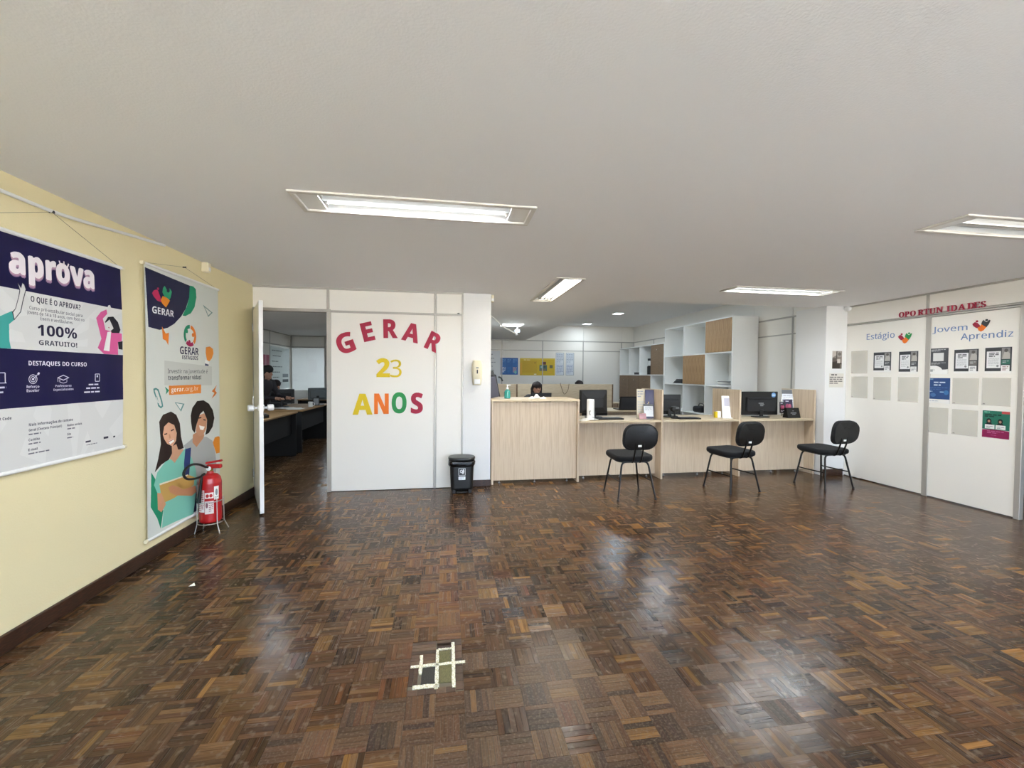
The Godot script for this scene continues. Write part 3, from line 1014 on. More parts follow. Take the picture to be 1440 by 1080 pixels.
func build_counters() -> void:
	var zf := -5.08
	var t := thing("tall_counter", "tall light wood reception counter beside the white column", "counter", Vector3(1.105, 0, zf - 0.3))
	for x in [-0.545, 0.545]:
		part("side_panel", MB.new().box(Vector3(x, 0.51, 0), Vector3(0.025, 1.02, 0.6), 0.002), M.oak, t)
	part("front_panel", MB.new().box(Vector3(0, 0.525, 0.245), Vector3(1.064, 0.97, 0.018), 0.001), M.oak, t)
	part("counter_top", MB.new().box(Vector3(0, 1.0325, 0), Vector3(1.12, 0.025, 0.6), 0.003), M.oak_flat, t)
	part("shelf", MB.new().box(Vector3(0, 0.72, -0.06), Vector3(1.064, 0.02, 0.46), 0.001), M.oak_flat, t)
	for x in [-0.45, 0.0, 0.42]:
		part("levelling_foot", MB.new().lathe([Vector2(0, 0), Vector2(0.014, 0), Vector2(0.014, 0.01), Vector2(0.006, 0.012), Vector2(0.006, 0.041), Vector2(0, 0.041)], 10, Transform3D(Basis.IDENTITY, Vector3(x, 0, 0.225))), M.grey, t)
	var edges := [1.665, 2.795, 3.915, 5.06]
	var said := ["low light wood counter beside the tall counter", "low light wood counter between two wooden dividers, middle of three", "low light wood counter ending at the right column"]
	for k in 3:
		var w: float = edges[k + 1] - edges[k]
		var u := thing("low_counter", said[k], "counter", Vector3((edges[k] + edges[k + 1]) * 0.5, 0, zf - 0.34), 0.0, "low service counters")
		part("divider", MB.new().box(Vector3(w * 0.5 - 0.0135, 0.585, 0.05), Vector3(0.025, 1.17, 0.58), 0.002), M.oak, u)
		part("side_panel", MB.new().box(Vector3(-w * 0.5 + 0.0125, 0.36, 0.02), Vector3(0.022, 0.72, 0.4), 0.002), M.oak, u)
		part("front_panel", MB.new().box(Vector3(-0.002, 0.385, 0.18), Vector3(w - 0.052, 0.69, 0.018), 0.001), M.oak, u)
		part("desk_top", MB.new().box(Vector3(-0.0135, 0.7575, 0), Vector3(w - 0.031, 0.025, 0.68), 0.003), M.oak_flat, u)
		part("back_leg", MB.new().box(Vector3(-w * 0.5 + 0.05, 0.372, -0.28), Vector3(0.05, 0.745, 0.05), 0.003), M.oak, u)
		part("back_leg", MB.new().box(Vector3(w * 0.5 - 0.08, 0.372, -0.28), Vector3(0.05, 0.745, 0.05), 0.003), M.oak, u)
		for x in [-w * 0.4, 0.05, w * 0.38]:
			part("levelling_foot", MB.new().lathe([Vector2(0, 0), Vector2(0.014, 0), Vector2(0.014, 0.01), Vector2(0.006, 0.012), Vector2(0.006, 0.041), Vector2(0, 0.041)], 10, Transform3D(Basis.IDENTITY, Vector3(x, 0, 0.16))), M.grey, u)

# ---------------------------------------------------------------- chairs

func arc(points: Array, r: float, k := 5) -> Array:   # rounds the inner corners of a path
	var out := [points[0]]
	for i in range(1, points.size() - 1):
		var p: Vector3 = points[i]
		var a: Vector3 = p + (points[i - 1] - p).normalized() * r
		var b: Vector3 = p + (points[i + 1] - p).normalized() * r
		for s in k + 1:
			var t := float(s) / k
			out.append(a.lerp(p, t).lerp(p.lerp(b, t), t))
	out.append(points[points.size() - 1])
	return out

func make_chair(label: String, at: Vector3, turn: float) -> Node3D:   # faces -z
	var t := thing("visitor_chair", label, "chair", at, turn, "black visitor chairs")
	var flat := Basis(Vector3(1, 0, 0), Vector3(0, 0, -1), Vector3(0, 1, 0))
	part("seat", MB.new().pad(0.44, 0.42, 0.06, 0.1, 0.022, Transform3D(flat.rotated(Vector3.RIGHT, 0.03), Vector3(0, 0.452, -0.02))), M.fabric, t)
	part("seat_shell", MB.new().pad(0.40, 0.38, 0.014, 0.09, 0.004, Transform3D(flat.rotated(Vector3.RIGHT, 0.03), Vector3(0, 0.418, -0.02))), M.black, t)
	var lean := Basis(Vector3.RIGHT, 0.14)
	part("backrest", MB.new().pad(0.39, 0.285, 0.05, 0.11, 0.02, Transform3D(lean, Vector3(0, 0.695, 0.225)), 0.035), M.fabric, t)
	part("back_shell", MB.new().pad(0.36, 0.255, 0.012, 0.1, 0.004, Transform3D(lean, Vector3(0, 0.695, 0.248)), 0.03), M.black, t)
	var spine := arc([Vector3(-0.045, 0.408, 0.02), Vector3(-0.045, 0.408, 0.19), Vector3(-0.045, 0.56, 0.243), Vector3(-0.045, 0.755, 0.268), Vector3(0.045, 0.755, 0.268), Vector3(0.045, 0.56, 0.243), Vector3(0.045, 0.408, 0.19), Vector3(0.045, 0.408, 0.02)], 0.035)
	part("back_support", MB.new().tube(spine, 0.009, 8), M.steel_black, t)
	for x in [-0.045, 0.045]:
		part("screw", MB.new().lathe([Vector2(0, 0), Vector2(0.008, 0), Vector2(0.006, 0.005), Vector2(0, 0.006)], 10, Transform3D(Basis(Vector3(1, 0, 0), Vector3(0, 0, 1), Vector3(0, -1, 0)), Vector3(x, 0.715, 0.268))), M.chrome, t)
	part("tag", MB.new().box(Vector3(0, 0.6, 0.257), Vector3(0.042, 0.022, 0.003), 0.001, Transform3D.IDENTITY), M.white, t)
	for z in [-1.0, 1.0]:
		var hoop := arc([Vector3(-0.215, 0.006, 0.205 * z), Vector3(-0.15, 0.408, 0.15 * z - 0.01), Vector3(0.15, 0.408, 0.15 * z - 0.01), Vector3(0.215, 0.006, 0.205 * z)], 0.05)
		part("leg_hoop", MB.new().tube(hoop, 0.0105, 10), M.steel_black, t)
		for x in [-0.215, 0.215]:
			part("foot_cap", MB.new().lathe([Vector2(0, 0), Vector2(0.014, 0), Vector2(0.013, 0.022), Vector2(0, 0.023)], 10, Transform3D(Basis.IDENTITY, Vector3(x, 0, 0.205 * z))), M.black, t)
	for x in [-1.0, 1.0]:
		part("stretcher", MB.new().tube([Vector3(0.182 * x, 0.2, -0.18), Vector3(0.182 * x, 0.2, 0.176)], 0.0075, 8), M.steel_black, t)
	return t

func build_chairs() -> void:
	make_chair("black padded chair facing the low counter beside the tall one", Vector3(2.045, 0, -4.45), 0.0)
	make_chair("black padded chair turned slightly in front of the monitor counter, middle of three", Vector3(3.385, 0, -4.54), 9.0)
	make_chair("black padded chair in front of the right column, by the notice wall", Vector3(4.655, 0, -4.545), 5.0)

# ---------------------------------------------------------------- shelf units

func shelf_unit(label: String, z0: float, z1: float, cols: int, levels: Array, doors: Array, wood: Material, keyed: bool) -> void:   # faces -x; z0 is the near end
	var depth := 0.5
	var t := thing("shelf_unit", label, "shelf unit", Vector3(4.9 + depth * 0.5, 0, (z0 + z1) * 0.5), 0.0, "white shelf units by the staff wall")
	var l := z0 - z1
	var top: float = levels[0]
	var th := 0.022
	part("back_panel", MB.new().span(Vector3(depth * 0.5 - 0.012, 0.05, -l / 2 + th), Vector3(depth * 0.5, top - th, l / 2 - th)), M.white, t)
	for s in [-1.0, 1.0]:
		part("end_panel", MB.new().box(Vector3(0, top * 0.5, s * (l * 0.5 - th * 0.5)), Vector3(depth, top, th), 0.0015), M.white, t)
	for y in levels + [0.06]:
		part("shelf_board", MB.new().box(Vector3(-0.006, y - th * 0.5, 0), Vector3(depth - 0.012, th, l - 2.0 * th), 0.0015), M.white, t)
	var cell := (l - th) / cols
	for k in range(1, cols):
		for j in levels.size():
			var lo: float = levels[j + 1] if j + 1 < levels.size() else 0.06
			part("upright", MB.new().box(Vector3(-0.006, (levels[j] - th + lo) * 0.5, l * 0.5 - th * 0.5 - k * cell), Vector3(depth - 0.012, levels[j] - th - lo, th), 0.0015), M.white, t)
	for d in doors:    # column from the near end, row from the top
		var lo: float = levels[d[1] + 1] if d[1] + 1 < levels.size() else 0.06
		var hi: float = levels[d[1]] - th
		var zc: float = l * 0.5 - th * 0.5 - (d[0] + 0.5) * cell
		var door := part("door", MB.new().box(Vector3(-depth * 0.5 + 0.0, (lo + hi) * 0.5, zc), Vector3(0.018, hi - lo - 0.006, cell - 0.012), 0.0015), wood, t)
		if keyed:
			part("lock", MB.new().lathe([Vector2(0, 0), Vector2(0.014, 0), Vector2(0.014, 0.006), Vector2(0, 0.007)], 12, Transform3D(Basis(Vector3(0, 1, 0), Vector3(-1, 0, 0), Vector3(0, 0, 1)), Vector3(-depth * 0.5 - 0.009, hi - 0.12, zc))), M.chrome, door)

func build_shelves() -> void:
	shelf_unit("tall white cube shelf with two brown doors, nearer the counter", -6.61, -8.9, 3, [2.4, 1.785, 1.18, 0.62], [[0, 0], [1, 1]], M.walnut, false)
	shelf_unit("lower white cube shelf with dark brown locker doors at the far end", -8.92, -11.38, 4, [2.1, 1.37, 0.66], [[0, 0], [1, 1], [2, 1], [3, 1], [0, 2], [1, 2], [2, 2], [3, 2]], M.walnut_dark, true)
	var g := "things stored on the white shelves"
	var t := thing("paper_stack", "loose stack of papers and folders on the tall white shelf", "papers", Vector3(5.06, 1.18, -6.95), 0.0, g)
	var rng := RandomNumberGenerator.new()
	rng.seed = 21
	for k in 7:
		part("sheet", MB.new().box(Vector3(rng.randf_range(-0.02, 0.02), 0.006 + k * 0.0125, rng.randf_range(-0.04, 0.04)), Vector3(0.21, 0.011, 0.32 + rng.randf_range(-0.02, 0.06)), 0.001, Transform3D(Basis(Vector3.UP, rng.randf_range(-0.2, 0.2)), Vector3.ZERO)), [M.paper, M.grey, M.paper, M.white][k % 4], t)
	t = thing("dark_folder", "dark folders lying in the left cell of the tall white shelf", "folders", Vector3(5.08, 1.18, -8.45), 0.0, g)
	for k in 4:
		part("folder", MB.new().box(Vector3(0, 0.012 + 0.024 * k, 0.02 * k), Vector3(0.24, 0.022, 0.34 - 0.04 * k), 0.003), [M.charcoal, M.black_soft][k % 2], t)
	t = thing("black_bag", "small black bag at the foot of the tall white shelf", "bag", Vector3(5.06, 0.62, -7.72), 0.0, g)
	part("bag_body", MB.new().pad(0.22, 0.3, 0.12, 0.05, 0.03, Transform3D(Basis(Vector3(1, 0, 0), Vector3(0, 0, -1), Vector3(0, 1, 0)), Vector3(0, 0.061, 0))), M.black_soft, t)
	part("bag_handle", MB.new().tube(arc([Vector3(0, 0.11, -0.09), Vector3(0, 0.17, -0.07), Vector3(0, 0.17, 0.07), Vector3(0, 0.11, 0.09)], 0.03), 0.008, 8), M.black, t)
	t = thing("water_flask", "dark and clear flask in an open cell of the lower white shelf", "bottle", Vector3(5.02, 1.37, -9.82), 0.0, g)
	part("flask_body", MB.new().lathe([Vector2(0, 0), Vector2(0.06, 0), Vector2(0.065, 0.01), Vector2(0.065, 0.2), Vector2(0.05, 0.22), Vector2(0, 0.22)], 18), M.black, t)
	part("flask_neck", MB.new().lathe([Vector2(0.05, 0.22), Vector2(0.05, 0.34), Vector2(0, 0.345)], 18), M.acrylic, t)
	part("flask_cap", MB.new().lathe([Vector2(0, 0.345), Vector2(0.054, 0.345), Vector2(0.054, 0.4), Vector2(0, 0.4)], 18), M.charcoal, t)
	t = thing("box_file", "flat dark box at the back of the lower white shelf", "box", Vector3(5.1, 1.37, -10.45), 0.0, g)
	part("box_body", MB.new().box(Vector3(0, 0.02, 0), Vector3(0.25, 0.04, 0.3), 0.003), M.charcoal, t)
	part("box_lid", MB.new().box(Vector3(0, 0.048, 0), Vector3(0.256, 0.016, 0.306), 0.003), M.black_soft, t)

# ---------------------------------------------------------------- hanging banners

func banner(called: String, label: String, u0: float, top: float, w: float, h: float, m: Material, peak: float, seed_: int) -> Node3D:
	var t := frame_thing(called, label, "banner", on_left(), Vector3(u0, top, 0.016), "printed banners on the cream wall")
	var wave := FastNoiseLite.new()
	wave.seed = seed_
	wave.frequency = 1.3
	var mb := MB.new()
	mb.smooth = true
	var nx := 24
	var ny := 36
	var at := func(i: int, j: int) -> Vector3:
		var x := w * i / nx
		var y := -h * j / ny
		var f := sin(PI * j / ny)
		return Vector3(x, y, 0.006 + 0.006 * f * (1.0 + wave.get_noise_2d(x * 2.2, y * 0.9)) + 0.004 * f * wave.get_noise_2d(x * 5.0, y * 0.4 + 9.0))
	for i in nx:
		for j in ny:
			var a: Vector3 = at.call(i, j)
			var b: Vector3 = at.call(i + 1, j)
			var c: Vector3 = at.call(i + 1, j + 1)
			var d: Vector3 = at.call(i, j + 1)
			var f := func(q: int, r: int) -> Vector2: return Vector2(float(q) / nx, float(r) / ny)
			mb.quad(a, b, c, d, Vector3(0, 0, 1), f.call(i, j), f.call(i + 1, j), f.call(i + 1, j + 1), f.call(i, j + 1))
	part("printed_cloth", mb, m, t)
	var side := MB.new()      # the thickness of the vinyl, seen from the wall
	for i in nx:
		for j in ny:
			var o := Vector3(0, 0, -0.0012)
			side.quad(at.call(i, j) + o, at.call(i + 1, j) + o, at.call(i + 1, j + 1) + o, at.call(i, j + 1) + o, Vector3(0, 0, -1))
	part("cloth_back", side, M.white, t)
	var along := Basis(Vector3(0, 1, 0), Vector3(1, 0, 0), Vector3(0, 0, -1))
	for y in [0.008, -h - 0.008]:
		var rod := part("rod", MB.new().lathe([Vector2(0, -0.012), Vector2(0.011, -0.012), Vector2(0.011, w + 0.012), Vector2(0, w + 0.012)], 12, Transform3D(along, Vector3(0, y, 0.004))), M.white, t)
		for x in [-0.014, w + 0.014]:
			part("rod_cap", MB.new().lathe([Vector2(0, -0.008), Vector2(0.0135, -0.008), Vector2(0.0135, 0.008), Vector2(0, 0.008)], 12, Transform3D(along, Vector3(x, y, 0.004))), M.ivory, rod)
	part("cord", MB.new().tube([Vector3(0, 0.012, 0.002), Vector3(w * 0.5, peak, -0.004), Vector3(w, 0.012, 0.002)], 0.0009, 6), M.charcoal, t)
	part("wall_hook", MB.new().lathe([Vector2(0, -0.016), Vector2(0.005, -0.016), Vector2(0.005, 0.004), Vector2(0.008, 0.006), Vector2(0, 0.008)], 10, Transform3D(Basis(Vector3(1, 0, 0), Vector3(0, 0, 1), Vector3(0, -1, 0)), Vector3(w * 0.5, peak, 0))), M.charcoal, t)
	return t

func heart_logo(c: Canvas, x: float, y: float, s: float, green: String) -> void:   # three leaning figures that form a heart; s: width
	var a := func(pts: Array, col: String) -> void:
		var out := []
		for k in range(0, pts.size(), 2):
			out.append_array([x + pts[k] * s, y + pts[k + 1] * s])
		c.poly(out, col)
	a.call([-0.5, -0.12, -0.36, -0.24, -0.2, -0.16, -0.08, 0.0, -0.02, 0.16, -0.14, 0.24, -0.3, 0.16, -0.44, 0.02], "a02050")
	a.call([0.04, -0.22, 0.12, -0.34, 0.2, -0.22, 0.3, -0.16, 0.42, -0.3, 0.5, -0.26, 0.42, -0.02, 0.28, 0.2, 0.12, 0.1, 0.0, -0.06], green)
	a.call([-0.2, 0.16, -0.06, 0.1, 0.02, -0.04, 0.16, 0.08, 0.28, 0.18, 0.14, 0.38, 0.0, 0.46, -0.14, 0.36], "e07c24")
	c.oval(x - 0.24 * s, y - 0.27 * s, 0.08 * s, 0.08 * s, "a02050")
	c.oval(x + 0.29 * s, y - 0.28 * s, 0.075 * s, 0.075 * s, green)

func build_banners() -> void:
	var c := canvas(920, 1147, 1.1, "dcdcda")
	for band in [[262, 556, 460.0, 520.0], [845, 1147, 560.0, 1240.0]]:       # pale rays printed behind the text
		for k in 26:
			if k % 2 == 0:
				var a0 := TAU * k / 26.0
				var a1 := TAU * (k + 1) / 26.0
				c.poly([band[2], band[3], band[2] + 900 * cos(a0), band[3] + 900 * sin(a0), band[2] + 900 * cos(a1), band[3] + 900 * sin(a1)], "d6d6d4")
	c.rect(0, 0, 920, 263, "16133f")
	c.rect(0, 556, 920, 289, "16133f")
	for e in [[15.0, "8f7190"], [9.0, "b48fa4"], [0.0, "f1e9ec"]]:
		for off in [[-5.0, 0.0], [5.0, 0.0], [0.0, -4.0], [0.0, 4.0], [0.0, 0.0]]:      # a fat rounded face
			c.text("aprova", 221 + off[0], 184 + e[0] + off[1], 487, 128, e[1], "bold", -0.03)
	for e in [[492, 92, 484, 62], [512, 88, 512, 58], [532, 90, 542, 64]]:
		c.line(e[0], e[1], e[2], e[3], 8, "f1e9ec")
	aprova_shapes(c)
	var ink := "343344"
	c.text("O QUE É O APROVA?", 318, 311, 290, 29, ink)
	c.text("Curso pré-vestibular social para", 310, 350, 308, 17, ink, "regular")
	c.text("jovens de 14 a 18 anos, com foco no", 298, 374, 333, 17, ink, "regular")
	c.text("Enem e vestibulares", 369, 398, 186, 17, ink, "regular")
	c.text("100%", 352, 478, 230, 56, "1d1a38")
	c.text("GRATUITO!", 358, 527, 225, 25, ink)
	c.rect(0, 556, 920, 289, "16133f")
	c.text("DESTAQUES DO CURSO", 299, 634, 344, 23, "eceaf0")
	var pale := "dcdae6"
	for r in [[24, 0.86], [15, 0.8], [6, 0.0]]:
		c.oval(322, 704, r[0], r[0], pale, 0, 360, r[1])
	c.line(322, 704, 352, 676, 3, pale)
	c.poly([344, 676, 352, 668, 360, 672, 354, 684], pale)
	c.poly([455, 698, 491, 682, 528, 698, 491, 714], pale)
	c.poly([464, 698, 491, 687, 518, 698, 491, 709], "16133f")
	for e in [[470, 706, 470, 722], [512, 706, 512, 722], [470, 722, 491, 728], [512, 722, 491, 728], [459, 700, 459, 720]]:
		c.line(e[0], e[1], e[2], e[3], 3, pale)
	for e in [[706, 678, 738, 678], [738, 678, 738, 722], [738, 722, 706, 722], [706, 722, 706, 678], [150, 672, 184, 672], [184, 672, 184, 718], [140, 720, 190, 720]]:
		c.line(e[0], e[1], e[2], e[3], 4, pale)
	c.rect(716, 686, 10, 12, pale)
	c.text("Reforço", 287, 748, 68, 13, pale)
	c.text("Escolar", 287, 768, 68, 13, pale)
	c.text("Professores", 442, 748, 100, 12, pale)
	c.text("Especializados", 430, 768, 126, 12, pale)
	c.lines(658, 737, 120, 1, 20, 9, pale, 2); c.lines(640, 758, 158, 1, 20, 9, pale, 3); c.lines(627, 780, 183, 1, 20, 9, pale, 4)
	c.lines(150, 738, 62, 1, 20, 9, pale, 5); c.lines(150, 760, 40, 1, 20, 9, pale, 6)
	c.text("QR Code", 140, 897, 71, 13, ink)
	c.text("Mais informações de contato", 296, 941, 254, 14, ink)
	c.text("Geral (Contato Principal)", 295, 967, 184, 12, ink)
	c.lines(295, 980, 105, 1, 10, 7, "6a6a74", 7)
	c.text("Curitiba", 294, 1017, 59, 12, ink)
	c.lines(294, 1029, 105, 1, 10, 7, "6a6a74", 8)
	c.text("E-mail", 293, 1067, 49, 12, ink)
	c.lines(293, 1079, 184, 1, 10, 7, "6a6a74", 9)
	c.text("Redes sociais", 514, 969, 95, 12, ink)
	c.lines(514, 980, 80, 1, 10, 7, "6a6a74", 10)
	c.text("Site", 513, 1019, 24, 12, ink)
	c.lines(513, 1030, 62, 1, 10, 7, "6a6a74", 11)
	c.lines(634, 1070, 60, 1, 10, 10, ink, 12); c.lines(640, 1092, 125, 1, 10, 5, "6a6a74", 13); c.lines(766, 1066, 58, 1, 10, 13, ink, 14); c.lines(840, 1070, 26, 1, 10, 10, ink, 15)
	banner("course_banner", "wide navy and white printed banner with the word aprova", 2.167, 2.02, 0.92, 1.147, c.material(0.5, 0.3), 0.19, 4)
	c = canvas(955, 1940, 0.9, "d9dcd5")
	gerar_shapes(c)
	c.text("GERAR", 72, 329, 243, 49, "eceef0")
	for e in [[140, 272, "1f8f6a"], [-80, 48, "e07c2c"], [56, 132, "a02050"]]:
		c.oval(514, 454, 86, 88, e[2], e[0], e[1], 0.66)
	c.oval(474, 420, 16, 17, "1f8f6a"); c.oval(556, 444, 16, 17, "e07c2c"); c.oval(506, 506, 16, 17, "a02050")
	c.text("GERAR", 378, 609, 252, 60, "2b2745")
	c.text("ESTÁGIOS", 403, 649, 216, 30, "2b2745")
	c.text("Investir na juventude é", 229, 762, 526, 34, "4b4e52", "regular")
	c.text("transformar vidas!", 233, 812, 427, 34, "3c3f44")
	c.text("gerar", 267, 905, 150, 34, "f6f1ea"); c.text(".org.br", 424, 905, 194, 34, "f3e2cf", "regular")
	banner("internship_banner", "tall pale printed banner with two smiling young people and a navy corner", 3.305, 2.108, 0.955, 1.94, c.material(0.5, 0.3), 0.095, 9)

# ---------------------------------------------------------------- letters glued to the panel wall

func build_letters() -> void:
	for e in [["G", -1.133, 1.685, 0.215, 20.0, M.magenta, "heavy", "crimson letter G starting the curved word high on the panel wall"], ["E", -0.899, 1.82, 0.205, 14.0, M.magenta, "heavy", "crimson letter E in the curved word high on the panel wall"],
			["R", -0.655, 1.862, 0.205, 1.0, M.magenta, "heavy", "upright crimson letter R at the top of the curved word"], ["A", -0.407, 1.822, 0.2, -13.0, M.magenta, "heavy", "crimson letter A in the curved word high on the panel wall"],
			["R", -0.165, 1.728, 0.205, -25.0, M.magenta, "heavy", "steeply tilted crimson letter R ending the curved word"],
			["2", -0.726, 1.41, 0.205, 0.0, M.yellow, "heavy", "thick yellow number 2 on the panel wall"], ["3", -0.573, 1.41, 0.205, 0.0, M.yellow, "regular", "thin yellow number 3 on the panel wall"],
			["A", -0.952, 0.988, 0.225, 0.0, M.yellow, "heavy", "yellow letter A in the lower word on the panel wall"], ["N", -0.742, 0.995, 0.225, 0.0, M.orange, "heavy", "orange letter N in the lower word on the panel wall"],
			["O", -0.543, 1.002, 0.23, 0.0, M.green, "heavy", "green letter O in the lower word on the panel wall"], ["S", -0.34, 1.001, 0.225, 0.0, M.magenta, "heavy", "crimson letter S in the lower word on the panel wall"]]:
		var o := part(numbered("foam_letter" if e[0] > "9" else "foam_number"), letters_mesh(e[0], e[3], 0.01, e[6]), e[5], self)
		o.position = Vector3(e[1], e[2], BACK_Z + 0.006)
		o.rotation.z = deg_to_rad(e[4])
		o.scale.x = {"N": 0.8, "O": 0.78, "S": 0.95, "R": 0.95}.get(e[0], 1.0)
		tag(o, e[7], "letter" if e[0] > "9" else "number", "foam letters on the panel wall")
	var said := {"O": "letter O", "P": "letter P", "R": "letter R", "T": "letter T", "U": "letter U", "N": "letter N", "I": "letter I", "D": "letter D", "A": "letter A", "E": "letter E", "S": "letter S"}
	var extra := {0: "starting", 2: "third in", 8: "ninth in", 10: "third from the end of"}
	var at := [-4.283, -4.223, -4.158, -4.078, -4.018, -3.958, -3.889, -3.806, -3.754, -3.687, -3.607, -3.556, -3.502]
	for k in 13:
		var ch: String = "OPORTUNIDADES"[k]
		var o := part(numbered("wall_letter"), letters_mesh(ch, 0.062, 0.006, "serif bold"), M.magenta, self)
		o.transform = on_right() * Transform3D(Basis.IDENTITY, Vector3(at[k], 2.106, 0.009))
		tag(o, "small crimson %s %s the heading above the notices" % [said[ch], extra.get(k, "in")], "letter", "heading letters above the notices")

# ---------------------------------------------------------------- notices on the right wall

func pinned(called: String, label: String, cat: String, frame: Transform3D, u0: float, v1: float, w: float, h: float, m: Material, group: String, back := "sheet", out := 0.001) -> Node3D:
	var t := frame_thing(called, label, cat, frame, Vector3(u0 + w * 0.5, v1 - h * 0.5, out), group)
	part(back, MB.new().sheet(w, h, 0.0015), m, t)
	return t

func job_sheet(kind: int) -> Material:
	var c := canvas(210, 280, 1.1, "f0efea")
	c.rect(0, 6, 210, 250, "3b3d41")
	c.rect(14, 46, 112, 178, "e9e9ea")
	c.lines(32, 60, 78, 3, 17, 10, "55575c", kind + 3)
	c.lines(26, 120, 86, 6, 14, 4, "9a9b9e", kind + 4)
	c.oval(102, 200, 10, 12, "8f8f92")
	c.rect(132, 12, 66, 118, "8d8a88")
	c.poly([136, 128, 150, 60, 172, 40, 196, 76, 198, 128], "b9b4ae")
	c.oval(166, 40, 15, 18, "5c5652")
	c.rect(132, 136, 66, 50, ["55575b", "55575b", "77736f", "2f6b5c"][kind])
	c.lines(140, 148, 48, 2, 14, 7, "c9c9c9", kind + 8)
	c.rect(130, 194, 66, 70, "efeeec")
	c.lines(140, 206, 46, 3, 16, 9, ["9a9a9c", "9a9a9c", "8f8f91", "a2767c"][kind], kind + 12)
	return c.material(0.35)

